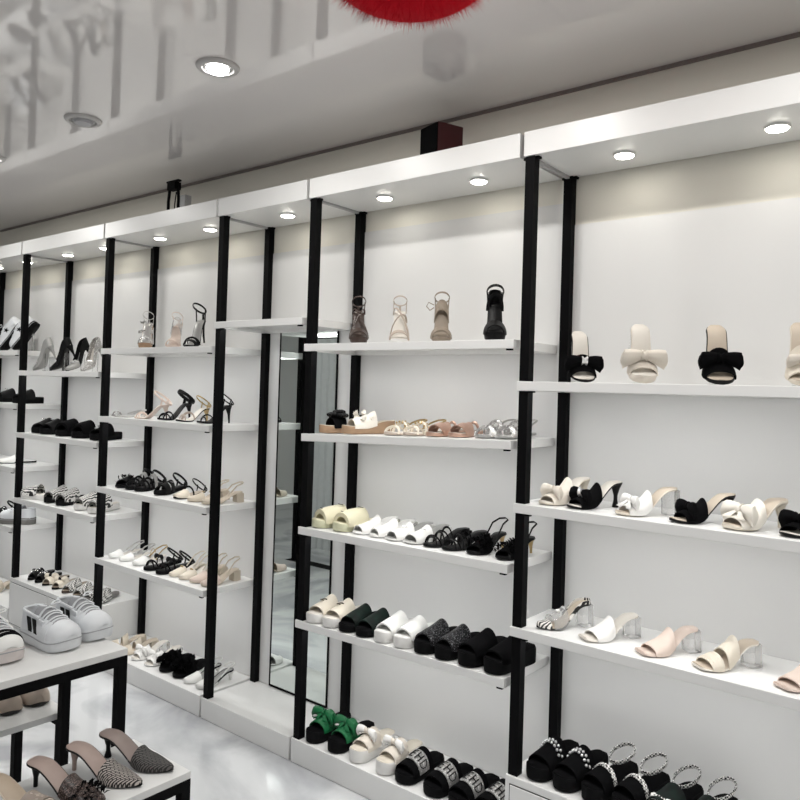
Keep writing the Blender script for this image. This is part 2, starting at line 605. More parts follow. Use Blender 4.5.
OUT = {
    'round': [(0, .12), (.015, .32), (.05, .54), (.12, .67), (.28, .66), (.45, .72), (.6, .9), (.72, 1), (.82, .97), (.9, .83), (.96, .56), (1, .14)],
    'point': [(0, .12), (.015, .32), (.05, .52), (.12, .63), (.28, .6), (.45, .7), (.6, .92), (.68, 1), (.78, .86), (.88, .58), (.96, .28), (1, .07)],
    'mule': [(0, .16), (.015, .40), (.05, .64), (.12, .76), (.28, .72), (.45, .76), (.6, .93), (.68, 1), (.78, .86), (.88, .58), (.96, .28), (1, .07)],
    'square': [(0, .12), (.015, .32), (.05, .54), (.12, .66), (.28, .62), (.45, .72), (.6, .92), (.72, 1), (.82, .98), (.92, .88), (.975, .74), (1, .55)],
    'wide': [(0, .2), (.015, .42), (.05, .66), (.12, .82), (.28, .85), (.45, .87), (.6, .95), (.72, 1), (.82, .99), (.9, .89), (.96, .64), (1, .2)],
}


class Last:
    """foot shape: t runs 0 at the heel to 1 at the toe, y along the foot, x across it"""

    def __init__(s, L=.235, W=.042, hh=.0, p=.006, toe='round', wedge=False, spring=.006):
        s.L, s.W, s.hh, s.p, s.toe, s.wedge, s.spring = L, W, hh, p, toe, wedge, spring

    def y(s, t):
        return (t - .5) * s.L

    def w(s, t):
        return s.W * curve(OUT[s.toe], min(max(t, 0), 1))

    def lift(s, t):
        if t < .14:
            k = 1 + (.14 - t) * .25
        elif t > .66:
            k = 0
        else:
            k = .5 + .5 * math.cos(PI * (t - .14) / .52)
        return s.hh * k

    def spr(s, t):
        return s.spring * (max(0, t - .76) / .24) ** 2

    def bot(s, t):
        return s.spr(t) * .8 + (0 if s.wedge else s.lift(t))

    def bed(s, t):
        return s.spr(t) + s.lift(t) + s.p

    def arc(s, t, phi, h, ws=1.03, drop=.006, e=.85):
        sn = max(0, math.sin(phi))
        drop = min(drop, .45 * s.p) if drop > 0 else drop
        return Vector((-s.w(t) * ws * math.cos(phi), s.y(t), s.bed(t) - drop * (1 - sn) + h * sn ** e))


TS = [0, .012, .03, .06, .1, .15, .2, .26, .32, .38, .44, .5, .56, .62, .68, .74, .8, .85, .9, .94, .97, .99, 1]


def sole(root, la, m, name='sole', ws=1.0, flare=.0, ridge=0):
    R = []
    for t in TS:
        wd, y, z1, z0 = la.w(t) * ws, la.y(t), la.bed(t), la.bot(t)
        h = z1 - z0
        wb = wd * (.95 + flare)
        e = min(.004, h * .3)
        R.append([(-wd * .93, y, z1), (wd * .93, y, z1), (wd, y, z1 - e), (wd * (1 + flare * .5), y, z0 + h * .5), (wb, y, z0 + e * .6),
                  (wb * .92, y, z0), (-wb * .92, y, z0), (-wb, y, z0 + e * .6), (-wd * (1 + flare * .5), y, z0 + h * .5), (-wd, y, z1 - e)])
    return MB().rings(R).build(name, m, root, True)


def insole(root, la, m, k=.90):
    R = []
    for t in [lerp(.015, .985, q) for q in TS]:
        wd, y, z = la.w(t) * k, la.y(t), la.bed(t)
        R.append([(-wd, y, z + .0003), (-wd * .9, y, z + .0028), (wd * .9, y, z + .0028), (wd, y, z + .0003)])
    return MB().rings(R).build('insole', m, root, True)


def heel(root, la, kind, m):
    h = la.lift(.09) + .0005
    yc = la.y(.10)
    if kind == 'stiletto':
        tab = [(0, .005, .005, -.010), (.1, .0045, .0045, -.010), (.5, .006, .007, -.008), (.8, .011, .013, -.004), (1, .020, .020, 0)]
    elif kind == 'spool':
        tab = [(0, .011, .011, 0), (.06, .0105, .0105, 0), (.3, .0065, .0065, 0), (.5, .0065, .0068, 0), (.78, .012, .013, 0), (1, .021, .021, 0)]
    elif kind == 'kitten':
        tab = [(0, .006, .006, -.004), (.4, .006, .007, -.004), (.75, .012, .013, -.002), (1, .021, .021, 0)]
    else:
        tab = [(0, .024, .021, -.003), (.5, .0235, .0205, -.002), (1, .024, .022, 0)]
    pw = 2 if kind != 'block' else .45
    R = []
    for k, rx, ry, dy in tab:
        ring = []
        for j in range(12):
            a = 2 * PI * (j + .5) / 12
            cx, sx = math.cos(a), math.sin(a)
            if kind == 'block':
                q = max(abs(cx), abs(sx))
                cx, sx = lerp(cx, cx / q, .75), lerp(sx, sx / q, .75)
            y = yc + dy + ry * sx
            t = y / la.L + .5
            top = la.lift(min(max(t, .0), .9)) + .001
            ring.append((rx * cx, y, top * k if k < 1 else top))
        R.append(ring)
    return MB().rings(R).build('heel', m, root, True)


def band(root, la, t1, t2, h1, h2, m, name='upper_band', ws=1.05, th=.0035, skew=0., bulge=.0, drop=.008, puff=0., ripple=0, e=.85, nt=9, npz=15, f0=0., f1=PI):
    A, B = [], []
    for i in range(nt):
        s = i / (nt - 1)
        ra, rb = [], []
        for j in range(npz):
            phi = lerp(f0, f1, j / (npz - 1))
            t = lerp(t1, t2, s) - skew * math.sin(phi)
            t = min(max(t, 0.0), 1)
            h = lerp(h1, h2, s) + bulge * math.sin(PI * s) + puff * math.sin(PI * s) * (.6 + .4 * math.sin(3 * phi))
            if ripple:
                h += .003 * math.sin(ripple * s * 2 * PI) * math.sin(phi)
            p = la.arc(t, phi, h, ws, drop, e)
            c = Vector((0, p.y, la.bed(t)))
            d = (p - c)
            d.normalize()
            ra.append(p + d * th * .5)
            rb.append(p - d * th * .5)
        A.append(ra)
        B.append(rb)
    return MB().sheet(A, B).build(name, m, root, True)


def toebox(root, la, t1, h, m, name='upper', ws=1.0, tip=.012, pw=.8, drop=.004, th=.003, vee=0.):
    A, B = [], []
    for i in range(14):
        s = i / 13
        ra, rb = [], []
        for j in range(15):
            phi = PI * j / 14
            t = lerp(t1 + vee * math.sin(phi) * (1 - s), .995, s)
            hh = max(lerp(h, tip, s ** pw), tip) if tip > 0 else h * (1 - (s * .995) ** 2.6) ** .6
            p = la.arc(t, phi, hh, ws, drop, .8)
            if i == 13:
                p.z = lerp(p.z, la.bed(1) + .002, .55)
            c = Vector((0, p.y, la.bed(t)))
            d = p - c
            d.normalize()
            ra.append(p + d * th * .5)
            rb.append(p - d * th * .5)
        A.append(ra)
        B.append(rb)
    m_ = MB().sheet(A, B)
    # close the tip
    m_.add([tuple(p) for p in A[-1]], [tuple(range(14, -1, -1))])
    return m_.build(name, m, root, True)


def counter(root, la, tend, hh, hend, m, name='counter', ws=1.0, th=.003, lean=.92):
    ts = [lerp(tend, 0, (i / 10) ** .8) for i in range(11)]
    pts = [(-1, t) for t in ts] + [(1, t) for t in reversed(ts)]
    A, B = [], []
    for k in range(5):
        s = k / 4
        ra, rb = [], []
        for sd, t in pts:
            h = lerp(hh, hend, (t / tend) ** 1.3)
            q = ws * lerp(1, lean, s)
            x, y = sd * la.w(t) * q, la.y(t) * lerp(1, .985, s)
            z = la.bed(t) - min(.004, la.p * .4) + (h + .004) * s
            ra.append(Vector((x, y, z)))
            rb.append(Vector((x - sd * th * min(1, la.w(t) / .02), y + th * (.5 if t < .06 else 0), z)))
        A.append(ra)
        B.append(rb)
    return MB().sheet(A, B).build(name, m, root, True)


def arcs(root, la, lst, m, name='strap', rx=.004, ry=.0015, ws=1.04):
    """straps over the foot: (t on the left, t on the right, height)"""
    for ta, tb, h in lst:
        pts = [la.arc(lerp(ta, tb, j / 14), PI * j / 14, h, ws, .006) for j in range(15)]
        MB().tube(pts, ry if abs(ta - tb) > 9 else rx, ry, 6).build(name, m, root, True)


def ankle(root, la, m, z=.075, rx=.028, ry=.036, tube=.0028, tl=.25, name='ankle_strap', legs=True, buckle=None, yo=0.):
    y0 = la.y(.17) + yo
    b = la.bed(.1)
    pts = [(rx * math.cos(a), y0 + ry * math.sin(a), b + z + tl * ry * math.sin(a)) for a in [2 * PI * j / 20 for j in range(20)]]
    m_ = MB().tube(pts, tube * .6, tube * 1.25, 6, True)
    if legs:
        for sd in (-1, 1):
            m_.tube([(sd * la.w(.16) * .98, la.y(.16), la.bed(.16) - .004), (sd * la.w(.12) * 1.02, la.y(.13), b + z * .45), (sd * rx * .93, y0 - ry * .3, b + z - .002)], tube * .7, tube * 1.1, 6)
        m_.tube([(0, la.y(.015), la.bed(0) - .003), (0, la.y(-.01), b + z * .45), (0, y0 - ry, b + z - ry * tl)], tube * 1.5, tube * .7, 6)
    o = m_.build(name, m, root, True)
    if buckle:
        MB().box(rx - .002, rx + .005, y0 - .006, y0 + .006, b + z - .006, b + z + .006).build('buckle', buckle, o, bevel=.001)
    return o


def bow(root, la, t, h, size, m, km=None, droop=.25, tails=0, lift=.006, yaw=0.):
    c = la.arc(t, PI / 2, h) + Vector((0, .002, lift))
    b = empty_part('bow', root)
    m_ = MB()
    for sd in (-1, 1):
        R = []
        n = 16
        for i in range(10):
            u = i / 9
            uu = min(u / .9, 1)
            rz = size * .50 * (.26 + .74 * uu ** .75) * (1 if u < .95 else .72)
            rr = size * .20 * (.45 + .75 * math.sin(PI * min(1, uu * .72 + .1))) * (1 if u < .95 else .6)
            cx = sd * (.003 + min(uu, 1) * size * (1.0 if u < .95 else 1.02))
            R.append([(c.x + cx + sd * .06 * size * math.cos(2 * a), c.y + rr * math.cos(a) * (1 + .14 * math.cos(4 * a)) + .10 * size * u,
                       c.z - droop * size * u * u + rz * math.sin(a) * (1 + .10 * math.cos(6 * a + 1)))
                      for a in [2 * PI * j / n for j in range(n)]])
        m_.rings(R if sd > 0 else [list(reversed(q)) for q in R])
    for k in range(tails):
        sd = -1 if k % 2 == 0 else 1
        A, B = [], []
        for i in range(5):
            u = i / 4
            wd = .006 + .010 * u
            p = Vector((c.x + sd * (.005 + .026 * u), c.y + .008 + .018 * u, c.z - .004 - .022 * u))
            A.append([p + Vector((-wd, 0, .002)), p + Vector((wd, 0, .002))])
            B.append([p + Vector((-wd, 0, 0)), p + Vector((wd, 0, 0))])
        m_.sheet(A, B)
    v = m_
    o = v.build('bow', m, root, True)
    k = MB()
    s = size * .24
    R = []
    for i in range(7):
        q = i / 6
        rz = s * (1.0 + .28 * math.cos(2 * PI * q))
        R.append([(c.x + lerp(-.009, .009, q), c.y + .002 + .75 * s * math.cos(a), c.z + rz * math.sin(a)) for a in [2 * PI * j / 12 for j in range(12)]])
    k.rings(R)
    k.build('knot', km or m, o, True)
    return o


def empty_part(*a):
    return None


def flowers(root, la, spots, size, m, name='rosette'):
    rr = random.Random(len(spots) * 7 + 1)
    for t, phi, h in spots:
        c = la.arc(t, phi, h)
        m_ = MB()
        for ring, (n, rad, up) in enumerate(((6, 1.0, .15), (5, .65, .45), (3, .3, .7))):
            for i in range(n):
                a = 2 * PI * i / n + ring * .5
                ctr = c + Vector((math.cos(a), math.sin(a), up)) * size * rad * .55 + Vector((0, 0, size * .2))
                m_.ball(ctr, size * .42, size * .42, size * .30, 8, 5)
        m_.build(name, m, root, True)


def ruffle(root, la, t1, t2, h, m, name='ruffle', n=26, size=.016, seed=3):
    rr = random.Random(seed)
    m_ = MB()
    for i in range(n):
        t, phi = lerp(t1, t2, rr.random()), lerp(.12, .88, rr.random()) * PI
        c = la.arc(t, phi, h + .003)
        ax = Vector((rr.uniform(-1, 1), rr.uniform(-1, 1), rr.uniform(.2, 1))).normalized()
        u = ax.orthogonal().normalized()
        v = ax.cross(u)
        A, B = [], []
        for k in range(4):
            q = k / 3
            ra, rb = [], []
            for j in range(7):
                a = lerp(-1.3, 1.3, j / 6)
                p = c + (u * math.cos(a) + v * math.sin(a)) * size * (.15 + q) + ax * (size * .5 * q * q + .004 * q * math.sin(a * 5))
                ra.append(p + ax * .0008)
                rb.append(p - ax * .0008)
            A.append(ra)
            B.append(rb)
        m_.sheet(A, B)
    return m_.build(name, m, root, True)


def feathers(root, la, t1, t2, h, m, n=150, seed=4, ln=.035):
    rr = random.Random(seed)
    m_ = MB()
    for i in range(n):
        t, phi = lerp(t1, t2, rr.random()), lerp(.08, .92, rr.random()) * PI
        c = la.arc(t, phi, h)
        d = (c - Vector((0, c.y, la.bed(t))))
        d.normalize()
        d = (d + Vector((rr.uniform(-.8, .8), rr.uniform(-.5, 1.0), rr.uniform(-.3, .5)))).normalized()
        s = d.cross(Vector((0, 0, 1))).normalized() * .0035
        p1 = c + d * ln * .5
        p2 = c + d * ln * rr.uniform(.8, 1.1) + Vector((0, 0, -.006))
        m_.add([c - s * .4, c + s * .4, p1 + s, p2, p1 - s, c + d * .004 + Vector((0, 0, .001))], [(0, 1, 2, 4), (4, 2, 3), (0, 5, 1)])
    o = m_.build('feather_trim', m, root)
    return o


def gems(root, la, lst, h, r, m, name='rhinestone_trim'):
    m_ = MB()
    for t, phi in lst:
        c = la.arc(t, phi, h)
        m_.ball(c, r, r, r, 6, 4)
    return m_.build(name, m, root, True)


LET = {'E': [[(0, 0), (0, 1)], [(0, 0), (.62, 0)], [(0, .5), (.52, .5)], [(0, 1), (.62, 1)]],
       'H': [[(0, 0), (0, 1)], [(.62, 0), (.62, 1)], [(0, .5), (.62, .5)]],
       'D': [[(0, 0), (0, 1), (.38, .93), (.6, .68), (.6, .32), (.38, .07), (0, 0)]]}


def lettering(root, la, text, t_top, t_bot, h1, h2, m, f0=.84 * PI, f1=.16 * PI):
    n = len(text)
    m_ = MB()
    for i, ch in enumerate(text):
        for st in LET[ch]:
            pts = []
            for (ax, ay), (bx, by) in zip(st[:-1], st[1:]):
                for k in range(5):
                    x, y = lerp(ax, bx, k / 4), lerp(ay, by, k / 4)
                    phi = lerp(f0, f1, (i + x * .95 + .12) / n)
                    t = lerp(t_bot, t_top, y)
                    pts.append(la.arc(t, phi, lerp(h1, h2, (t - t_top) / (t_bot - t_top)) + .004, 1.08, .008))
            m_.tube(pts, .0030, .0012, 6)
    return m_.build('lettering', m, root, True)


def clasp(root, la, t, h, m, gold_back=None):
    """a curved open-ring ornament lying on the band"""
    m_ = MB()
    pts = []
    for j in range(12):
        a = lerp(.9, 2 * PI - .9, j / 11)
        p = la.arc(t + .045 * math.sin(a), PI / 2 - .34 * math.cos(a), h + .004)
        pts.append(p)
    m_.tube(pts, .0035, .002, 6)
    return m_.build('clasp', m, root, True)


def buckle_at(root, la, t, phi, h, m, s=.009):
    c = la.arc(t, phi, h + .002)
    pts = [c + Vector((s * math.cos(a), s * .8 * math.sin(a), .2 * s * math.sin(a))) for a in [2 * PI * j / 12 for j in range(12)]]
    return MB().tube(pts, .0016, None, 5, True).build('buckle', m, root, True)


# ---- the designs: each fills a root with parts
def d_mule(root, la, solem, insm, heelk, heelm, up):
    sole(root, la, solem)
    insole(root, la, insm)
    if heelk:
        heel(root, la, heelk, heelm)
    for u in up:
        u(root, la)


def B(*a, **k):
    return lambda r, l: band(r, l, *a, **k)


def BOW(*a, **k):
    return lambda r, l: bow(r, l, *a, **k)


def TOE(*a, **k):
    return lambda r, l: toebox(r, l, *a, **k)


def CNT(*a, **k):
    return lambda r, l: counter(r, l, *a, **k)


def ARC(*a, **k):
    return lambda r, l: arcs(r, l, *a, **k)


def ANK(*a, **k):
    return lambda r, l: ankle(r, l, *a, **k)


def F(fn, *a, **k):
    return lambda r, l: fn(r, l, *a, **k)


def slingback(la, m, z=.05):
    def go(root, l):
        b = l.bed(.05)
        pts = [(-l.w(.42), l.y(.42), l.bed(.42) + .012), (-l.w(.2) * 1.02, l.y(.2), b + z * .75), (-l.w(.06), l.y(.03), b + z), (0, l.y(-.025), b + z * 1.06),
               (l.w(.06), l.y(.03), b + z), (l.w(.2) * 1.02, l.y(.2), b + z * .75), (l.w(.42), l.y(.42), l.bed(.42) + .012)]
        MB().tube(pts, .0016, .004, 6).build('heel_strap', m, root, True)
    return go


HM = dict(L=.20, W=.040, hh=.075, p=.006)
HT = dict(L=.185, W=.040, hh=.095, p=.010)
SL = dict(L=.235, W=.050, hh=.012, p=.028, toe='wide', wedge=True)
ST = [(.22 + .045 * (i % 3), PI * (.12 + .76 * i / 22)) for i in range(23)]


def zig(t, a, n, amp):
    return [(t + amp * (1 if i % 2 else -1), PI * lerp(a, 1 - a, i / (n - 1))) for i in range(n)]


Dz = {
    # tall display mules
    'bow_black': ('mule', Last(L=.185, W=.041, hh=.085, p=.008), BLK, INSW, 'spool', BLK, [B(.55, .84, .044, .021, BLKF), BOW(.69, .040, .056, BLKF, GEM)]),
    'bow_cream': ('mule', Last(L=.185, W=.043, hh=.090, p=.022), CREAMS, INSW, 'block', CLEAR, [B(.55, .84, .044, .021, CREAMS), BOW(.69, .044, .062, CREAMS)]),
    'bow_velvet': ('mule', Last(L=.185, W=.043, hh=.090, p=.012), BLK, INSN, 'spool', BLK, [B(.52, .86, .050, .021, BLKF), BOW(.69, .046, .054, BLKF)]),
    'mule_cream': ('mule', Last(L=.185, W=.041, hh=.090, p=.012), CREAM, INSN, 'spool', CREAM, [B(.50, .86, .050, .021, CREAM), BOW(.72, .044, .040, CREAMS, GEM)]),
    # bow mules
    'bow_creamlow': ('mule', Last(**HM), CREAM, INSW, 'kitten', CREAM, [B(.44, .86, .052, .021, CREAMS), BOW(.74, .038, .046, CREAMS)]),
    'bow_blackspool': ('mule', Last(**HM), BLK, INSW, 'spool', BLK, [B(.46, .86, .050, .021, BLKF), BOW(.74, .038, .048, BLKF, GEM)]),
    'bow_white': ('mule', Last(**HM), CREAM, INSN, 'block', CLEAR, [B(.48, .86, .048, .021, WHTS), BOW(.74, .036, .044, WHTS, tails=2)]),
    'bow_blacknude': ('mule', Last(**HM), BLK, INSN, 'spool', BLK, [B(.50, .84, .048, .021, BLKF), BOW(.72, .036, .048, BLKF)]),
    'bow_ivory': ('mule', Last(L=.205, W=.043, hh=.07, p=.010), CREAM, INSN, 'kitten', CREAM, [B(.46, .88, .050, .021, IVORY), BOW(.74, .040, .058, IVORY, tails=2)]),
    'bow_plainblack': ('mule', Last(**HM), BLK, INSW, 'spool', BLK, [B(.46, .86, .050, .021, BLKF), BOW(.72, .038, .050, BLKF)]),
    # clear-heel mules
    'clear_zebra': ('mule', Last(L=.2, W=.038, hh=.068, p=.006, toe='point'), BLK, INSN, 'block', CLEAR, [B(.50, .76, .046, .036, CLEAR), F(toebox, .80, .022, ZEBF, 'toe_cap'), F(counter, .46, .010, .010, ZEBF, 'edge_trim'), F(gems, [(.60, PI / 2), (.62, PI / 2 - .1), (.62, PI / 2 + .1)], .046, .006, WHTS, 'small_bow')]),
    'clear_white': ('mule', Last(L=.2, W=.040, hh=.062, p=.005, toe='square'), INSW, INSW, 'block', CLEAR, [B(.50, .83, .050, .019, WHTS)]),
    'clear_blush': ('mule', Last(L=.2, W=.040, hh=.062, p=.005, toe='square'), BLUSH, BLUSH, 'block', CLEAR, [B(.48, .83, .052, .019, BLUSH)]),
    'clear_cream': ('mule', Last(L=.2, W=.041, hh=.062, p=.005, toe='square'), IVORY, INSN, 'block', CLEAR, [B(.68, .86, .036, .020, CREAM, ripple=3), B(.40, .60, .052, .046, CREAM, ripple=2)]),
    'clear_nude': ('mule', Last(L=.2, W=.040, hh=.062, p=.005, toe='square'), BLUSH, BLUSH, 'block', CLEAR, [B(.50, .83, .050, .019, BLUSH)]),
    # black platforms at the base, right
    'plat_gem': ('platform_slide', Last(L=.235, W=.043, hh=.02, p=.042, toe='wide', wedge=True), BLKR, BLKF, None, None, [B(.42, .82, .058, .026, BLKF), F(gems, zig(.56, .10, 17, .03), .058, .0055, GEM)]),
    'plat_zigzag': ('platform_sandal', Last(L=.235, W=.043, hh=.02, p=.042, toe='wide', wedge=True), BLKR, BLKF, None, None, [B(.60, .86, .046, .030, BLKF), B(.60, .665, .052, .050, BRAID, 'zigzag_strap', ws=1.08), ANK(BRAID, z=.045, rx=.032, ry=.05, tube=.0055, tl=-.3, legs=False, yo=.02)]),
    'plat_braid': ('platform_sandal', Last(L=.235, W=.043, hh=.02, p=.042, toe='wide', wedge=True), BLKR, BLKF, None, None, [B(.50, .86, .050, .030, DGREEN), B(.80, .84, .036, .026, BRAID, 'braided_trim', ws=1.08), F(flowers, [(.78, PI * .35, .03), (.78, PI * .7, .03)], .012, WHTS, 'star_trim'), ANK(BRAID, z=.04, rx=.032, ry=.05, tube=.005, tl=-.3, legs=False, yo=.02)]),
    # display sandals
    'sand_brown': ('strappy_sandal', Last(L=.17, W=.036, hh=.085, p=.022), BROWN, BROWN, 'stiletto', BROWN, [B(.72, .88, .034, .026, BROWN), ARC([(.72, .15, .05), (.15, .72, .05)], BROWN, 'cross_strap', .004, .002), ANK(BROWN, z=.046, rx=.028, ry=.034, tube=.003, tl=.75)]),
    'sand_nude': ('strappy_sandal', Last(L=.17, W=.037, hh=.088, p=.012), WHTR, INSW, 'stiletto', NUDE, [B(.74, .86, .032, .026, NUDE), ARC([(.66, .2, .06), (.35, .62, .06)], NUDE, 'cross_strap', .004, .002), ANK(NUDE, z=.046, rx=.027, ry=.03, tube=.0025, tl=.75)]),
    'sand_taupe': ('strappy_sandal', Last(L=.17, W=.037, hh=.088, p=.014), TAUPEL, TAUPEL, 'stiletto', TAUPEL, [B(.72, .90, .036, .026, TAUPEL, ripple=2), B(.22, .38, .045, .045, TAUPEL, 'ruched_band', ripple=2), ANK(TAUPEL, z=.046, rx=.028, ry=.032, tube=.003, tl=.75), F(lambda r, l: MB().tube([(.03, l.y(.3), l.bed(.3) + .04), (.05, l.y(.32), l.bed(.3) + .05), (.058, l.y(.33), l.bed(.3) + .035), (.045, l.y(.33), l.bed(.3) + .02), (.03, l.y(.3), l.bed(.3) + .03)], .002).build('strap_end', TAUPEL, r, True))]),
    'sand_black': ('strappy_sandal', Last(L=.17, W=.038, hh=.085, p=.026), BLK, BLK, 'stiletto', BLK, [B(.68, .92, .040, .026, BLK), ANK(BLK, z=.046, rx=.030, ry=.036, tube=.0045, tl=.75), ARC([(.28, .28, .055)], BLK, 'instep_strap', .006, .002), F(counter, .3, .05, .03, BLK)]),
    'sand_butterfly': ('strappy_sandal', Last(L=.17, W=.036, hh=.085, p=.026), TAN, SILV, 'block', CLEAR, [B(.72, .88, .036, .026, CLEAR), ANK(SILV, z=.046, rx=.028, ry=.034, tube=.002, tl=.75), F(ruffle, .35, .62, .06, SILG, 'butterfly_trim', 7, .015)]),
    'sand_clear': ('strappy_sandal', Last(L=.17, W=.036, hh=.088, p=.010), BLUSH, BLUSH, 'stiletto', CLEAR, [B(.70, .88, .034, .026, BLUSH), B(.22, .40, .05, .05, CLEAR, 'clear_strap'), ANK(BLUSH, z=.046, rx=.027, ry=.034, tube=.002, tl=.75)]),
    'sand_stiletto': ('strappy_sandal', Last(L=.18, W=.036, hh=.105, p=.008), BLK, GRYS, 'stiletto', BLK, [B(.80, .90, .028, .022, BLK), ARC([(.66, .78, .036), (.78, .62, .036)], BLK, 'cross_strap', .005, .002), ANK(BLK, z=.065, rx=.028, ry=.042, tube=.0042, tl=.7)]),
    # wedges and flats
    'wedge_rosette': ('wedge_sandal', Last(L=.24, W=.041, hh=.022, p=.030, wedge=True), TAN, BEIGE, None, None, [B(.55, .80, .044, .034, BLKF), F(flowers, [(.62, PI * .28, .046), (.62, PI * .52, .050), (.64, PI * .76, .046), (.74, PI * .5, .04)], .030, BLK), ANK(BLK, z=.02, rx=.032, ry=.04, tube=.004, tl=0, legs=False)]),
    'wedge_white': ('wedge_sandal', Last(L=.24, W=.041, hh=.022, p=.030, wedge=True), TAN, BEIGE, None, None, [B(.40, .84, .052, .030, IVORY, ripple=3), F(ruffle, .5, .72, .048, IVORY, 'pleated_trim', 9, .016)]),
    'flat_gold': ('flat_sandal', Last(L=.235, W=.037, hh=.008, p=.009), NUDE, INSW, None, None, [ARC([(.86, .70, .026), (.70, .86, .026), (.66, .5, .04), (.5, .66, .04)], CREAM, 'cross_strap', .0055, .002), F(gems, zig(.6, .15, 11, .06), .044, .005, GOLD, 'gold_trim'), slingback(None, GOLD, .04)]),
    'flat_rose': ('flat_sandal', Last(L=.235, W=.037, hh=.010, p=.012), ROSE, NUDE, None, None, [B(.62, .80, .040, .030, ROSE, skew=.10), B(.80, .62, .030, .040, ROSE, 'cross_band', skew=-.06), ARC([(.42, .34, .035)], ROSE, 'instep_strap', .006, .002)]),
    'flat_silver': ('flat_sandal', Last(L=.235, W=.037, hh=.008, p=.008), GRYS, SILV, None, None, [ARC([(.86, .60, .034), (.60, .86, .034), (.56, .42, .05), (.42, .56, .05)], SILG, 'cross_strap', .007, .002), slingback(None, SILV, .045)]),
    'pillow': ('slide_sandal', Last(L=.235, W=.045, hh=.0, p=.030, toe='wide', wedge=True), YELS, YEL, None, None, [B(.40, .86, .050, .034, YEL, th=.018, puff=.010), F(buckle_at, .46, PI * .45, .058, BLK, .012), F(buckle_at, .80, PI * .6, .046, BLK, .006)]),
    'mule_white': ('mule', Last(L=.21, W=.039, hh=.045, p=.006), WHT, WHT, 'block', CLEAR, [B(.46, .90, .048, .024, WHT)]),
    'mule_buckle': ('mule', Last(L=.21, W=.039, hh=.045, p=.006, toe='square'), WHT, GRYS, 'block', WHT, [B(.50, .90, .046, .024, WHT), F(buckle_at, .66, PI * .4, .044, CHROME, .012)]),
    'mule_strapblack': ('mule', Last(L=.21, W=.038, hh=.045, p=.006), BLK, BLK, 'block', BLK, [ARC([(.86, .78, .028), (.76, .84, .032), (.70, .60, .044), (.56, .66, .046), (.48, .52, .05)], BLK, 'strap', .0045, .002)]),
    'mule_fur': ('mule', Last(L=.20, W=0.0361, hh=.05, p=.006), BLK, BLK, 'stiletto', GOLD, [B(.52, .86, .046, .021, BLKF), F(feathers, .50, .90, .040, BLKF, 150, 4, .024), slingback(None, BLK, .05)]),
    # slides
    'slide_cream': ('slide_sandal', Last(L=.235, W=.042, hh=.006, p=.034, toe='wide', wedge=True), WHTR, INSW, None, None, [B(.42, .82, .056, .026, CREAM), F(clasp, .64, .044, BRONZE)]),
    'slide_black': ('slide_sandal', Last(L=.235, W=0.0408, hh=.006, p=.028, toe='wide', wedge=True), BLKR, BLKF, None, None, [B(.40, .84, .056, .026, DGREEN, puff=.003)]),
    'slide_white': ('slide_sandal', Last(L=.235, W=0.0408, hh=.006, p=.036, toe='wide', wedge=True), WHTR, WHT, None, None, [B(.42, .84, .054, .026, WHT, th=.006)]),
    'slide_glitter': ('slide_sandal', Last(L=.235, W=0.0408, hh=.010, p=.040, toe='wide', wedge=True), BLKR, BLKF, None, None, [B(.42, .86, .056, .026, BLKG, th=.006)]),
    'slide_wide': ('slide_sandal', Last(L=.235, W=0.0446, hh=.012, p=.044, toe='wide', wedge=True), BLKR, BLKF, None, None, [B(.40, .88, .056, .026, BLKF, th=.006)]),
    'plat_green': ('platform_slide', Last(L=.235, W=.043, hh=.01, p=.045, toe='wide', wedge=True), BLKR, BLKF, None, None, [B(.46, .80, .052, .026, GREEN), BOW(.62, .050, .055, GREEN, droop=.35, tails=2), F(flowers, [(.74, PI * .72, .05)], .010, SILV, 'flower_pin')]),
    'plat_whitebow': ('platform_slide', Last(L=.235, W=.041, hh=.01, p=.045, toe='wide', wedge=True), WHTR, CREAM, None, None, [B(.46, .80, .052, .026, CREAMS), BOW(.64, .050, .045, WHTS, CREAMS, droop=.3), F(flowers, [(.72, PI * .70, .05)], .009, GRYS, 'flower_pin')]),
    'slide_text': ('slide_sandal', Last(L=.235, W=.047, hh=.008, p=.032, toe='wide', wedge=True), BLKR, BLKF, None, None, [B(.40, .86, .056, .026, BLKF, th=.005), B(.50, .74, .0535, .0435, SILG, 'letter_patch', ws=1.075, f0=.03 * PI, f1=.66 * PI), F(lettering, 'EHD', .54, .70, .0525, .046, BLK, .64 * PI, .05 * PI)]),
    # left bays
    'flat_gem': ('flat_sandal', Last(L=.225, W=.035, hh=.006, p=.006, toe='point'), SILV, SILV, None, None, [ARC([(.88, .80, .022), (.80, .88, .022)], SILG, 'toe_strap', .005, .002), F(flowers, [(.84, PI / 2, .02)], .010, GEM, 'gem_cluster'), slingback(None, SILV, .03)]),
    'heel_pink': ('strappy_sandal', Last(L=.2, W=.035, hh=.07, p=.006), BLUSH, INSW, 'stiletto', BLUSH, [ARC([(.86, .74, .026), (.74, .86, .026)], BLUSH, 'toe_strap', .006, .002), ANK(BLUSH, z=.036, rx=.030, ry=.05, tube=.0045, tl=.7)]),
    'heel_cuff': ('strappy_sandal', Last(L=.2, W=.035, hh=.08, p=.006), BLK, BLK, 'stiletto', BLK, [ARC([(.86, .76, .026), (.74, .86, .028), (.64, .72, .036)], BLK, 'toe_strap', .005, .002), ANK(BLK, z=.036, rx=.029, ry=.045, tube=.008, tl=.7)]),
    'heel_nude': ('strappy_sandal', Last(L=.2, W=.035, hh=.06, p=.006), BLK, INSW, 'stiletto', GOLD, [ARC([(.86, .76, .026), (.56, .70, .04)], NUDE, 'toe_strap', .006, .002), ANK(GOLD, z=.036, rx=.029, ry=.042, tube=.003, tl=.7)]),
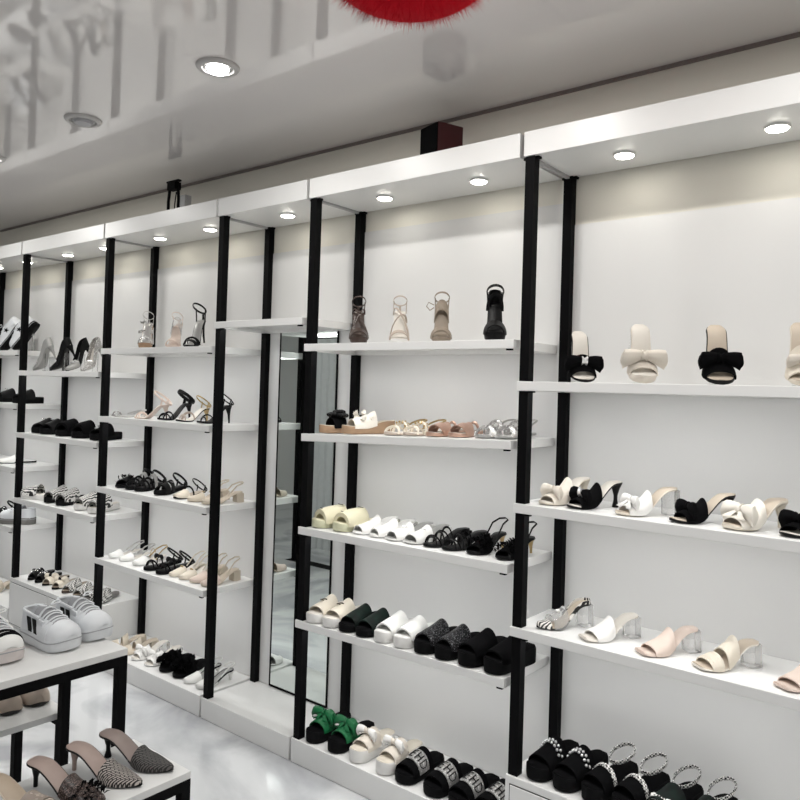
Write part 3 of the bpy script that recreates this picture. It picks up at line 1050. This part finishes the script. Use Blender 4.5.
    'heel_thin': ('strappy_sandal', Last(L=.2, W=.035, hh=.08, p=.006), BLK, BLK, 'stiletto', BLK, [ARC([(.88, .78, .024), (.64, .78, .036)], BLK, 'toe_strap', .004, .0015), ANK(BLK, z=.036, rx=.029, ry=.045, tube=.0028, tl=.7)]),
    'flat_fringe': ('flat_sandal', Last(L=.23, W=.037, hh=.008, p=.012), BLKR, BLK, None, None, [B(.5, .84, .046, .030, BLK), F(feathers, .5, .86, .042, BLK, 60, 9, .028)]),
    'flat_gladiator': ('flat_sandal', Last(L=.23, W=.037, hh=.010, p=.016), BLKR, BLK, None, None, [ARC([(.86, .80, .028), (.74, .70, .038), (.60, .58, .048)], BLK, 'strap', .006, .002), B(.38, .48, .062, .056, GRYS, 'instep_band'), ANK(BLK, z=.036, rx=.030, ry=.045, tube=.006, tl=.85)]),
    'flat_cross': ('flat_sandal', Last(L=.23, W=.037, hh=.010, p=.018), BLKR, BLK, None, None, [B(.70, .86, .040, .030, BLK, skew=.05), B(.50, .62, .050, .044, BLK, 'instep_band'), F(buckle_at, .56, PI * .3, .05, CHROME), ANK(BLK, z=.036, rx=.030, ry=.045, tube=.005, tl=.85)]),
    'sling_mixed': ('slingback_shoe', Last(L=.215, W=.035, hh=.012, p=.008), BLK, INSN, None, None, [TOE(.66, .034, CREAM), ARC([(.5, .62, .046)], BLK, 'instep_strap', .006, .002), ANK(BLK, z=.035, rx=.029, ry=.045, tube=.003, tl=.8)]),
    'sling_beige': ('slingback_shoe', Last(L=.215, W=.035, hh=.042, p=.006), BEIGE, INSN, 'block', BEIGE, [TOE(.64, .036, BEIGE), slingback(None, BEIGE, .045), F(buckle_at, .62, PI / 2, .036, GOLD, .008)]),
    'sling_clear': ('slingback_shoe', Last(L=.215, W=.035, hh=.012, p=.007, toe='point'), WHT, INSW, None, None, [TOE(.68, .032, WHT), slingback(None, SILV, .045)]),
    'sling_strap': ('slingback_shoe', Last(L=.215, W=.035, hh=.015, p=.008), WHT, INSW, 'block', WHT, [TOE(.66, .034, WHT), slingback(None, GOLD, .05), ARC([(.4, .4, .055)], GOLD, 'instep_strap', .002, .0015)]),
    'sand_tie': ('flat_sandal', Last(L=.225, W=.036, hh=.010, p=.014), BLKR, BLK, None, None, [ARC([(.86, .78, .028), (.74, .84, .032), (.62, .56, .046)], BLK, 'strap', .006, .002), F(lambda r, l: bow(r, l, .6, .045, .030, BLK)), ANK(BLK, z=.036, rx=.029, ry=.045, tube=.004, tl=.85)]),
    'sling_cream': ('slingback_shoe', Last(L=.215, W=.035, hh=.030, p=.006), CREAM, INSW, 'block', CREAM, [TOE(.62, .036, CREAM), slingback(None, CREAM, .055), F(gems, [(.66, PI / 2), (.66, PI / 2 - .2), (.66, PI / 2 + .2)], .036, .004, GOLD, 'toe_chain')]),
    'sling_block': ('slingback_shoe', Last(L=.215, W=.036, hh=.046, p=.006), BEIGE, INSN, 'block', BEIGE, [TOE(.60, .038, BLUSH), slingback(None, BEIGE, .055)]),
    'mule_beige': ('mule', Last(L=.21, W=.039, hh=.042, p=.006, toe='square'), BEIGE, INSN, 'block', BEIGE, [B(.70, .88, .036, .026, BEIGE), B(.46, .60, .052, .044, BEIGE, 'instep_band')]),
    'mule_whitebow': ('mule', Last(L=.21, W=.038, hh=.05, p=.006), WHT, INSW, 'block', CLEAR, [B(.54, .86, .046, .021, WHTS), BOW(.70, .038, .046, WHTS, tails=2)]),
    'slide_ruffle': ('slide_sandal', Last(L=.225, W=.039, hh=.010, p=.018, toe='wide', wedge=True), BLKR, BLKF, None, None, [B(.46, .84, .050, .032, BLKF), F(ruffle, .44, .90, .044, BLKF, 'ruffle', 42, .020)]),
    'kitten': ('slingback_shoe', Last(L=.205, W=.036, hh=.04, p=.006), WHT, GRYS, 'kitten', WHT, [TOE(.62, .034, WHT), slingback(None, WHT, .03), F(counter, .5, .003, .003, BLK, 'edge_piping')]),
    'pump_silver': ('pump', Last(L=.2, W=.036, hh=.085, p=.006, toe='point'), GRYS, INSW, 'stiletto', GRYS, [TOE(.62, .034, GRYS), CNT(.60, .050, .030, GRYS), F(flowers, [(.74, PI / 2, .03)], .014, SILV, 'satin_flower')]),
    'pump_black': ('pump', Last(L=.2, W=.036, hh=.085, p=.006, toe='point'), BLK, INSW, 'stiletto', BLK, [TOE(.60, .036, BLK), CNT(.58, .050, .032, BLK)]),
    'pump_brooch': ('pump', Last(L=.2, W=.036, hh=.085, p=.006, toe='point'), BLK, GRYS, 'stiletto', BLK, [TOE(.60, .036, GRYS), CNT(.58, .050, .032, BLK), F(buckle_at, .70, PI / 2, .034, CHROME, .014), F(gems, zig(.70, .36, 9, .03), .034, .005, GEM)]),
    'pump_glitter': ('pump', Last(L=.2, W=.036, hh=.085, p=.006, toe='point'), GRYS, INSW, 'stiletto', GRYS, [TOE(.60, .036, SILG), CNT(.58, .050, .032, SILG)]),
    'clog_black': ('slide_sandal', Last(L=.235, W=.042, hh=.006, p=.034, toe='wide', wedge=True), BLKR, BLKF, None, None, [B(.42, .86, .056, .026, BLK, th=.006), F(buckle_at, .62, PI * .5, .054, CHROME, .012)]),
    'clog_puff': ('slide_sandal', Last(L=.235, W=.042, hh=.006, p=.034, toe='wide', wedge=True), BLKR, BLKF, None, None, [B(.40, .88, .060, .040, BLKF, th=.016, puff=.012)]),
    'clog_gem': ('slide_sandal', Last(L=.235, W=.042, hh=.006, p=.034, toe='wide', wedge=True), BLKR, BLKF, None, None, [B(.42, .86, .056, .026, BLKF, th=.006), F(gems, zig(.7, .15, 9, .03), .05, .006, GEM)]),
    'zebra_white': ('slide_sandal', Last(L=.24, W=.041, hh=.006, p=.030, toe='wide', wedge=True), WHTR, INSW, None, None, [B(.40, .92, .062, .034, ZEB, th=.005)]),
    'zebra_black': ('slide_sandal', Last(L=.24, W=.041, hh=.006, p=.030, toe='wide', wedge=True), BLKR, BLKF, None, None, [B(.40, .92, .062, .034, ZEBD, th=.005)]),
    'flat_stud': ('flat_sandal', Last(L=.235, W=.037, hh=.006, p=.010, toe='point'), BLKR, BLK, None, None, [B(.5, .86, .044, .026, BLK), F(gems, zig(.66, .12, 11, .06), .042, .006, CHROME, 'stud_trim'), F(flowers, [(.66, PI * .3, .045), (.66, PI * .7, .045)], .014, BLK)]),
    'flat_creamknot': ('flat_sandal', Last(L=.235, W=.037, hh=.006, p=.010, toe='point'), BLKR, TAUPEL, None, None, [B(.5, .86, .044, .026, CREAM), F(lambda r, l: bow(r, l, .68, .036, .034, CREAM, BLK))]),
    'flat_checker': ('flat_sandal', Last(L=.235, W=.039, hh=.006, p=.012, toe='point'), BROWN, TAUPEL, None, None, [B(.42, .86, .050, .026, CHK, th=.005)]),
    'flat_houndstooth': ('flat_sandal', Last(L=.235, W=.039, hh=.006, p=.016, toe='point'), GRYR, GRYR, None, None, [B(.42, .88, .050, .026, CHK, th=.005)]),
    'flat_whiteblack': ('flat_sandal', Last(L=.24, W=.038, hh=.004, p=.010), BLKR, WHT, None, None, [TOE(.55, .045, WHT), ARC([(.48, .48, .055)], WHT, 'instep_strap', .006, .002)]),
    # woven mules on the low bench
    'weave_white': ('mule', Last(L=.265, W=.043, hh=.065, p=.006, toe='mule'), BLK, MAUVE, 'kitten', MAUVE, [TOE(.52, .040, WEAVEW, vee=.03, tip=.010)]),
    'weave_black': ('mule', Last(L=.265, W=.043, hh=.065, p=.006, toe='mule'), BLK, TAUPE, 'spool', BLK, [TOE(.53, .040, WEAVEB, vee=.02, tip=.010)]),
    'weave_brown': ('mule', Last(L=.265, W=.043, hh=.065, p=.006, toe='mule'), BLK, MAUVE, 'kitten', BLK, [TOE(.52, .042, BRNG, vee=.02), F(feathers, .70, .95, .030, BLKF, 80, 6, .022)]),
    'weave_nude': ('mule', Last(L=.265, W=.046, hh=.065, p=.006, toe='square'), INSN, mat('tan_insole', (.47, .38, .29), .45), 'kitten', INSN, [B(.56, .74, .046, .040, WEAVEN, th=.005), B(.75, .92, .038, .026, WEAVEN, 'toe_band', th=.005)]),
    'nude_flat': ('flat_shoe', Last(L=.235, W=.043, hh=.004, p=.010, toe='wide', wedge=True), DARKM, INSN, None, None, [TOE(.50, .052, NUDE, tip=.050, ws=1.02), CNT(.52, .055, .040, NUDE)]),
}


def sneaker(root, upper, solem, stripe, sole_h=.040, star=False, L=.238, W=.053, fine=False):
    la = Last(L=L, W=W, hh=.006, p=sole_h, toe='wide', wedge=True, spring=.010)
    s = sole(root, la, solem, 'sole', 1.06, .02)
    g = []
    for t in [lerp(.0, 1, k / 22) for k in range(23)]:
        g.append(t)
    path = [(-la.w(t) * 1.085, la.y(t), la.bed(t) - .010) for t in g] + [(la.w(t) * 1.085, la.y(t), la.bed(t) - .010) for t in reversed(g)]
    MB().tube(path, .0016, .0022, 5, True).build('foxing_line', GROOVE, s, True)
    toebox(root, la, .70, .049, upper, 'vamp', 1.0, 0)
    for fa, fb in ((.0, .33 * PI), (.67 * PI, PI)):
        band(root, la, .40, .745, .064, .050, upper, 'eyestay', 1.02, .004, drop=.003, f0=fa, f1=fb, npz=7)
    counter(root, la, .62, .056, .046, upper, 'quarter', 1.0, .006, .86)
    MB().tube([(sd * la.w(t) * .84, la.y(t) * .985, la.bed(t) + lerp(.056, .052, t / .5)) for sd, t in [(-1, .5), (-1, .35), (-1, .2), (-1, .08), (-1, .015), (1, .015), (1, .08), (1, .2), (1, .35), (1, .5)]], .0045, .0045, 6).build('collar', upper, root, True)
    sole_pad = MB().rings([[(-la.w(t) * .8, la.y(t), la.bed(t) + .001), (la.w(t) * .8, la.y(t), la.bed(t) + .001), (la.w(t) * .8, la.y(t), la.bed(t) + .004), (-la.w(t) * .8, la.y(t), la.bed(t) + .004)] for t in (.03, .1, .2, .35, .5)])
    sole_pad.build('footbed', GRYR, root)
    band(root, la, .32, .76, .074, .046, TONG if not star else upper, 'tongue', .74, .006, drop=-.02)
    for k in range(5):
        t = lerp(.47, .72, k / 4)
        h = lerp(.070, .048, k / 4)
        pts = [la.arc(t + (.018 if j % 2 else 0) * 0 + .02 * math.sin(PI * j / 10) * (1 if k % 2 else -1), lerp(.24, .76, j / 10) * PI, h + .005, 1.0) for j in range(11)]
        MB().tube(pts, .0045, .0025, 6).build('lace', SNKS, root, True)
    for sd in (-1, 1):
        c = la.arc(.45, PI / 2, .078)
        pts = [c + Vector((sd * (.002 + .028 * math.sin(a) + .006), .012 * math.sin(2 * a), .004 + .008 * math.sin(a))) for a in [PI * j / 10 for j in range(11)]]
        MB().tube(pts, .0028, .002, 6).build('lace_loop', upper, root, True)
    if stripe:
        for sd in (-1, 1):
            for k in range(2):
                t0 = .27 + .135 * k
                A, Bq = [], []
                for i in range(6):
                    q = i / 5
                    ra, rb = [], []
                    for wd in (-.043, .043):
                        t = t0 + wd + .09 * q
                        lean = lerp(1.005, .88, 1 - q)
                        x = sd * (la.w(t) * lean + .0022)
                        z = la.bed(t) + lerp(.044, .004, q)
                        ra.append(Vector((x + sd * .0012, la.y(t) * .99, z)))
                        rb.append(Vector((x - sd * .001, la.y(t) * .99, z)))
                    A.append(ra)
                    Bq.append(rb)
                (MB().sheet(A, Bq) if sd > 0 else MB().sheet(Bq, A)).build('side_stripe', stripe, root, True)
    if star:
        for sd in (-1, 1):
            t = .42
            m_ = MB()
            c = Vector((sd * (la.w(t) * .95 + .003), la.y(t), la.bed(t) + .03))
            p = []
            for j in range(10):
                a = PI / 2 + 2 * PI * j / 10
                rr = .020 if j % 2 == 0 else .008
                p.append((c.x, c.y + rr * math.cos(a), c.z + rr * math.sin(a)))
            q = [(x + sd * .0015, y, z) for x, y, z in p]
            m_.rings([p, q] if sd < 0 else [q, p])
            m_.build('star_patch', BLK, root)
    if fine:
        for k in range(3):
            ta, tb = .66 + .085 * k, .71 + .085 * k
            hh = [(.049 * (1 - (max(0, q - .70) / .295 * .995) ** 2.6) ** .6) + .003 for q in (ta, tb)]
            band(root, la, ta, tb, hh[0], hh[1], BLKF, 'toe_stripe', 1.02, .003, drop=.002, e=.8, nt=4)
    return la


def build_shoe(key):
    if key.startswith('sneak'):
        r = empty('sneaker')
        la = sneaker(r, SNKW if key != 'sneak_zebra' else WHT, {'sneak_star': BLKR, 'sneak_grey': GRYR, 'sneak_zebra': SNKP}.get(key, SNKS),
                     BLK if key in ('sneak_stripe', 'sneak_zebra') else None, .038 if key != 'sneak_star' else .030, key == 'sneak_star', fine=key == 'sneak_zebra')
        return r, la, 'sneaker'
    kind, la, sm, im, hk, hm, ups = Dz[key]
    r = empty(kind)
    d_mule(r, la, sm, im, hk, hm, ups)
    return r, la, kind


CAT = {'mule': 'mule', 'strappy_sandal': 'sandal', 'platform_slide': 'slide', 'platform_sandal': 'sandal', 'wedge_sandal': 'sandal', 'flat_sandal': 'sandal',
       'slide_sandal': 'slide', 'slingback_shoe': 'shoe', 'pump': 'high heel', 'sneaker': 'sneaker', 'flat_shoe': 'shoe'}
PLACE = {5: 'rightmost bay', 4: 'right of mirror', 2: 'left of mirror', 1: 'second bay from left', 0: 'leftmost bay'}
LVN = ['top shelf', 'second shelf', 'third shelf', 'fourth shelf', 'base']
TLT = {5: 30, 4: 13, 2: 12, 1: 24, 0: 54}
USED = {}


def get(key):
    if key not in USED:
        USED[key] = build_shoe(key)
        r, la, kind = USED[key]
        return r, la, kind
    r, la, kind = USED[key]
    return copy_tree(r), la, kind


SHOES = [
  (5, 0, 'bow_black', 'black satin bow mule with cream insole', [(-1.102, 2.302, 310)]),
  (5, 0, 'bow_cream', 'cream pleated satin bow mule propped upright', [(-0.902, 2.308, 303)]),
  (5, 0, 'bow_velvet', 'black velvet bow mule with nude insole', [(-0.673, 2.312, 298)]),
  (5, 0, 'mule_cream', 'cream peep-toe mule on clear stand, cut by frame', [(-0.45, 2.316, 291)]),
  (5, 1, 'bow_creamlow', 'cream satin bow mule, first from left', [(-1.155, 2.328, 245)]),
  (5, 1, 'bow_blackspool', 'black bow mule with silver knot, second from left', [(-1.045, 2.322, 238)]),
  (5, 1, 'bow_white', 'white bow mule with nude insole, third from left', [(-0.87, 2.312, 229)]),
  (5, 1, 'bow_blacknude', 'black bow mule with nude insole, fourth from left', [(-0.7, 2.309, 226)]),
  (5, 1, 'bow_ivory', 'large ivory bow mule, fifth from left', [(-0.556, 2.319, 235)]),
  (5, 1, 'bow_plainblack', 'black bow mule cut by right frame edge', [(-0.415, 2.324, 240)]),
  (5, 2, 'clear_zebra', 'zebra-striped mule with clear strap and heel', [(-1.143, 2.322, 238)]),
  (5, 2, 'clear_white', 'white mule with clear block heel', [(-0.981, 2.32, 236)]),
  (5, 2, 'clear_blush', 'blush wide-band mule with clear block heel', [(-0.794, 2.318, 234)]),
  (5, 2, 'clear_cream', 'cream double-band mule with clear block heel', [(-0.623, 2.316, 232)]),
  (5, 2, 'clear_nude', 'nude mule cut by right frame edge', [(-0.411, 2.321, 237)]),
  (5, 4, 'plat_gem', 'black platform slide with rhinestone band', [(-1.169, 2.33, 259), (-1.069, 2.329, 256)]),
  (5, 4, 'plat_zigzag', 'black platform sandal with white zigzag strap', [(-0.968, 2.328, 255), (-0.866, 2.328, 254)]),
  (5, 4, 'plat_braid', 'black platform sandal with white braided trim', [(-0.764, 2.328, 254), (-0.661, 2.327, 253)]),
  (4, 0, 'sand_brown', 'brown strappy platform sandal standing upright', [(-2.079, 2.292, 315)]),
  (4, 0, 'sand_nude', 'nude strappy sandal with white sole front', [(-1.867, 2.298, 309)]),
  (4, 0, 'sand_taupe', 'taupe ruched sandal with looped ankle strap', [(-1.666, 2.3, 306)]),
  (4, 0, 'sand_black', 'black platform sandal with ankle strap', [(-1.433, 2.302, 304)]),
  (4, 1, 'wedge_rosette', 'tan wedge sandal with black rosettes', [(-2.184, 2.346, 251)]),
  (4, 1, 'wedge_white', 'tan wedge sandal with white pleated band', [(-2.05, 2.344, 248)]),
  (4, 1, 'flat_gold', 'gold and white strappy flat sandal', [(-1.862, 2.352, 268), (-1.768, 2.352, 268)]),
  (4, 1, 'flat_rose', 'rose gold cross-strap sandal', [(-1.658, 2.352, 267), (-1.559, 2.352, 269)]),
  (4, 1, 'flat_silver', 'silver cross-strap flat sandal', [(-1.443, 2.352, 269), (-1.358, 2.352, 269)]),
  (4, 2, 'pillow', 'pale yellow puffy slide with buckle', [(-2.2, 2.333, 254), (-2.088, 2.336, 260)]),
  (4, 2, 'mule_white', 'plain white low mule', [(-1.987, 2.333, 253), (-1.897, 2.332, 251)]),
  (4, 2, 'mule_buckle', 'white mule with silver buckle', [(-1.809, 2.332, 251), (-1.726, 2.335, 257)]),
  (4, 2, 'mule_strapblack', 'black strappy heeled mule', [(-1.635, 2.333, 253), (-1.552, 2.334, 255)]),
  (4, 2, 'mule_fur', 'black feathered mule', [(-1.459, 2.337, 263), (-1.339, 2.337, 264)]),
  (4, 3, 'slide_cream', 'cream platform slide with gold curved clasp', [(-2.217, 2.317, 269), (-2.121, 2.317, 268)]),
  (4, 3, 'slide_black', 'black slide with dark green sheen', [(-2.03, 2.317, 267), (-1.937, 2.317, 265)]),
  (4, 3, 'slide_white', 'white chunky slide', [(-1.843, 2.317, 267), (-1.748, 2.317, 267)]),
  (4, 3, 'slide_glitter', 'black glitter platform slide', [(-1.645, 2.317, 263), (-1.548, 2.316, 261)]),
  (4, 3, 'slide_wide', 'black wide-band platform slide', [(-1.444, 2.316, 260), (-1.337, 2.316, 260)]),
  (4, 4, 'plat_green', 'black platform slide with emerald green bow', [(-2.206, 2.327, 269), (-2.077, 2.327, 266)]),
  (4, 4, 'plat_whitebow', 'white platform slide with satin bow', [(-1.962, 2.327, 268), (-1.822, 2.327, 266)]),
  (4, 4, 'slide_text', 'black slide with silver lettered patch, nearer the mirror', [(-1.722, 2.327, 265), (-1.587, 2.327, 263)]),
  (4, 4, 'slide_text', 'black slide with silver lettered patch, farther from mirror', [(-1.473, 2.326, 261), (-1.365, 2.326, 260)]),
  (2, 0, 'sand_butterfly', 'silver sandal with butterfly trim and wood platform', [(-3.603, 2.289, 318)]),
  (2, 0, 'sand_clear', 'pale pink clear-strap sandal', [(-3.354, 2.296, 311)]),
  (2, 0, 'sand_stiletto', 'black strappy stiletto sandal', [(-3.192, 2.308, 295)]),
  (2, 1, 'flat_gem', 'silver flat sandal with gem toe', [(-3.732, 2.271, 198)]),
  (2, 1, 'heel_pink', 'pale pink strappy heeled sandal', [(-3.518, 2.277, 204)]),
  (2, 1, 'heel_cuff', 'black ankle-cuff stiletto sandal', [(-3.396, 2.337, 269)]),
  (2, 1, 'heel_nude', 'nude and gold strappy heeled sandal', [(-3.24, 2.337, 272)]),
  (2, 1, 'heel_thin', 'black thin-strap heeled sandal', [(-3.063, 2.337, 270)]),
  (2, 2, 'flat_fringe', 'black fringed flat sandal', [(-3.802, 2.344, 292)]),
  (2, 2, 'flat_gladiator', 'black gladiator flat sandal', [(-3.7, 2.345, 290), (-3.612, 2.346, 289)]),
  (2, 2, 'flat_cross', 'black buckled cross-strap sandal', [(-3.428, 2.348, 286)]),
  (2, 2, 'sling_mixed', 'cream and black slingback flat', [(-3.251, 2.343, 281)]),
  (2, 2, 'sling_beige', 'beige block-heel slingback', [(-3.101, 2.343, 259), (-2.988, 2.343, 260)]),
  (2, 3, 'sling_clear', 'white clear-trim slingback', [(-3.823, 2.345, 272), (-3.713, 2.345, 272)]),
  (2, 3, 'sling_strap', 'white slingback with thin gold strap', [(-3.587, 2.344, 277)]),
  (2, 3, 'sand_tie', 'black tied strappy flat sandal', [(-3.445, 2.33, 271), (-3.337, 2.33, 272)]),
  (2, 3, 'sling_cream', 'cream slingback with low heel', [(-3.254, 2.345, 275), (-3.173, 2.345, 275)]),
  (2, 3, 'sling_block', 'beige slingback with chunky block heel', [(-3.081, 2.345, 273), (-2.986, 2.345, 269)]),
  (2, 4, 'mule_beige', 'beige open-toe mule', [(-3.768, 2.33, 248), (-3.652, 2.334, 256)]),
  (2, 4, 'mule_whitebow', 'white bow mule with clear heel', [(-3.546, 2.337, 267), (-3.425, 2.337, 268)]),
  (2, 4, 'slide_ruffle', 'black ruffled slide', [(-3.323, 2.348, 286), (-3.206, 2.349, 284)]),
  (2, 4, 'kitten', 'pale grey kitten-heel slingback', [(-3.085, 2.337, 264), (-2.989, 2.337, 264)]),
  (1, 0, 'pump_silver', 'silver satin pump tilted on its toe', [(-4.671, 2.263, 199)]),
  (1, 0, 'pump_black', 'black pump tilted on its toe', [(-4.46, 2.273, 206)]),
  (1, 0, 'pump_brooch', 'black pump with silver brooch', [(-4.353, 2.322, 276)]),
  (1, 0, 'pump_glitter', 'silver glitter pump tilted on its toe', [(-4.197, 2.318, 288)]),
  (1, 1, 'clog_black', 'black chunky slide with silver buckle', [(-4.78, 2.341, 295), (-4.671, 2.341, 295)]),
  (1, 1, 'clog_puff', 'black padded chunky slide', [(-4.472, 2.341, 295), (-4.282, 2.341, 295)]),
  (1, 1, 'clog_gem', 'black chunky slide with gem trim', [(-4.072, 2.345, 290)]),
  (1, 2, 'zebra_white', 'zebra-print slide with white sole, leftmost', [(-4.729, 2.273, 199)]),
  (1, 2, 'zebra_black', 'zebra-print slide with black sole', [(-4.581, 2.345, 291), (-4.435, 2.344, 292)]),
  (1, 2, 'zebra_white', 'zebra-print slide with white sole, right end', [(-4.22, 2.345, 290), (-4.068, 2.344, 292)]),
  (1, 4, 'flat_stud', 'black studded flat slide', [(-4.783, 2.341, 295), (-4.689, 2.341, 295)]),
  (1, 4, 'flat_creamknot', 'cream and black knotted flat slide', [(-4.595, 2.341, 295), (-4.475, 2.341, 295)]),
  (1, 4, 'flat_checker', 'black and white checkered flat slide', [(-4.353, 2.342, 294), (-4.225, 2.342, 294)]),
  (1, 4, 'flat_houndstooth', 'dark slide with black and white woven band', [(-4.112, 2.342, 294), (-4.014, 2.341, 295)]),
  (0, 0, 'sneak_star', 'white star sneaker tilted on its toe', [(-5.315, 2.36, 222), (-5.125, 2.36, 222)]),
  (0, 1, 'clog_black', 'black chunky slide with silver buckle', [(-5.34, 2.348, 285), (-5.054, 2.345, 290)]),
  (0, 2, 'flat_whiteblack', 'white low shoe with thin black sole', [(-5.179, 2.341, 245)]),
  (0, 3, 'flat_cross', 'black buckled cross-strap sandal', [(-5.342, 2.345, 290)]),
  (0, 3, 'sneak_grey', 'white sneaker with grey sole', [(-5.039, 2.297, 212)]),
  (0, 4, 'mule_beige', 'beige open-toe mule', [(-5.349, 2.333, 287)]),
]


def stand(x, y, z, th, h, label):
    r = empty('shoe_stand', (x, y, z + .0008), (0, 0, th))
    tag(r, label, 'stand', 'clear acrylic shoe stands')
    MB().box(-.022, .022, -.016, .016, 0, .003).build('stand_foot', ACRYL, r, bevel=.0008)
    MB().box(-.018, .018, -.002, .002, .0031, h).build('upright', ACRYL, r, bevel=.0008)


for bay_i, lv, key, desc, spots in SHOES:
    zb = BASE[bay_i] if lv == 4 else LEV[bay_i][lv]
    tl = TILT.get((bay_i, lv), 0)
    xc = (XB[bay_i] + XB[bay_i + 1]) / 2
    for n, (x, y, th) in enumerate(spots):
        r, la, kind = get(key)
        z = zb + tl * (x - xc) + .0012
        rz = math.radians(th - 90)
        side = '' if len(spots) == 1 else (', left of pair' if n == 0 else ', right of pair')
        lab = '%s%s, %s, %s' % (desc, side, LVN[lv], PLACE[bay_i])
        tag(r, lab, CAT[kind], 'shoes on the %s of the %s' % (LVN[lv], PLACE[bay_i].replace('left of', 'bay left of').replace('right of', 'bay right of')))
        r.rotation_mode = 'XYZ'
        if lv == 0:
            a = math.radians(TLT[bay_i])
            zc = la.L / 2 * math.sin(a) * (.93 if kind != 'sneaker' else .90)
            low = min((-la.y(t) * math.sin(a) + la.bot(t) * math.cos(a)) - 0 for t in TS)
            M = Matrix.Translation((x, y, z - low)) @ Matrix.Rotation(rz, 4, 'Z') @ Matrix.Rotation(-a, 4, 'X')
            r.matrix_world = M
            # the stand holds the shoe under its arch
            tt = .24
            P_ = M @ Vector((0, la.y(tt), la.bot(tt)))
            if P_.z - zb > .03:
                stand(P_.x, P_.y, zb, rz, P_.z - zb - .022, 'clear acrylic stand under the ' + ' '.join(desc.split(',')[0].split()[:6]) + ', ' + PLACE[bay_i])
        else:
            r.matrix_world = Matrix.Translation((x, y, z)) @ Matrix.Rotation(-math.atan(tl), 4, 'Y') @ Matrix.Rotation(rz, 4, 'Z')

# ---------------------------------------------------------------- display tables
def table(name, x0, x1, y0, y1, h, label, front=True):
    r = empty(name, ((x0 + x1) / 2, (y0 + y1) / 2, 0))
    tag(r, label, 'table', 'stepped display tables')
    hx, hy = (x1 - x0) / 2, (y1 - y0) / 2
    MB().box(-hx, hx, -hy, hy, h - .022, h).build('table_top', mat('table_laminate', (.72, .72, .71), .35, var=.02), r, bevel=.0015)
    t = .030
    z = h - .0225
    g = MB()
    for ya in (-hy, hy - t):
        g.box(-hx + t, hx - t, ya, ya + t, z - t, z)
    for xa in ((-hx, hx - t) if front else (-hx,)):
        g.box(xa, xa + t, -hy + t, hy - t, z - t, z)
    g.build('apron', BLACKM, r)
    for sx in (-hx, hx - t):
        for sy in (-hy, hy - t):
            MB().box(sx, sx + t, sy, sy + t, .001, z).build('leg', BLACKM, r)
    return r


table('display_table', -2.566, -2.188, .15, 1.361, .70, 'tall white-topped display table with black steel legs holding sneakers')
table('display_table', -1.8805 - .305, -1.880, .15, 1.393, .40, 'low white-topped display table in front holding woven mules')
table('display_table', -2.93, -2.569, .15, 1.372, .39, 'low white-topped display table behind the sneaker table', False)


def put(key, toe, th, label, group):
    r, la, kind = get(key)
    a = math.radians(th)
    d = Vector((math.cos(a), math.sin(a), 0))
    L = la.L if kind != 'sneaker' else .238
    r.location = Vector(toe) - d * L / 2 + Vector((0, 0, .0012))
    r.rotation_euler = (0, 0, a - PI / 2)
    tag(r, label, CAT[kind], group)
    return r


G1, G2, G3 = 'sneakers on the tall display table', 'mules on the low front display table', 'flats on the rear display table'
put('sneak_stripe', (-2.280, 1.222, .70), 6, 'white platform sneaker with two black side stripes, nearer the camera', G1)
put('sneak_stripe', (-2.305, 1.345, .70), 6, 'white platform sneaker beside the table corner, right of its pair', G1)
put('sneak_zebra', (-2.30, 1.045, .70), 0, 'black and white striped sneaker with pinkish sole, cut by left edge', G1)
put('weave_black', (-1.912, 1.352, .40), 19, 'black woven pointed mule with taupe insole by the table corner', G2)
put('weave_white', (-1.905, 1.244, .40), 19, 'black and white woven pointed mule, second from table corner', G2)
put('weave_brown', (-1.897, 1.126, .40), 19, 'dark brown glitter mule with black feathers on low front table', G2)
put('weave_nude', (-1.893, 1.006, .40), 19, 'nude glitter mule with square toe at the bottom left corner', G2)
put('nude_flat', (-2.66, 1.215, .39), -14, 'nude flat shoe with dark sole under the sneaker table, left one', G3)
put('nude_flat', (-2.66, 1.315, .39), -12, 'nude flat shoe with dark sole beside the table leg', G3)
put('nude_flat', (-2.66, 1.112, .39), -14, 'nude flat shoe with dark sole cut by the left frame edge', G3)

# ---------------------------------------------------------------- rest of the room, seen only in the mirror
r = empty('lit_sign_box', (-5.6, YF + .001, 1.95))
tag(r, 'bright light box on the opposite wall seen in the mirror', 'light box')
MB().box(-.8, .8, 0, .05, -.15, .15).build('sign_case', WHITE, r, bevel=.003)
MB().box(-.76, .76, .0505, .056, -.12, .12).build('sign_face', mat('sign_glow', (1, 1, 1), .4, emit=(1, 1, 1), estr=3), r)

r = empty('fitting_room_curtain', (-4.75, .25, 0))
tag(r, 'grey curtain between dark uprights seen in the mirror', 'curtain')
R = []
MB().box(-.28, -.24, -.02, .02, 0.001, 2.05).build('upright', BLACKM, r)
MB().box(.24, .28, -.02, .02, 0.001, 2.05).build('upright', BLACKM, r)
MB().box(-.32, .32, -.06, .06, 0.0005, .0009).build('foot_plate', BLACKM, r)
MB().box(-.24, .24, -.012, .012, 2.0, 2.04).build('rail', BLACKM, r)
A, Bq = [], []
for i in range(2):
    z = (.14, 1.995)[i]
    A.append([Vector((lerp(-.235, .235, j / 40), .012 * math.sin(j * .9) + .001, z)) for j in range(41)])
    Bq.append([Vector((lerp(-.235, .235, j / 40), .012 * math.sin(j * .9) - .001, z)) for j in range(41)])
MB().sheet(A, Bq).build('drape', mat('grey_curtain', (.55, .56, .57), .8), r, True)
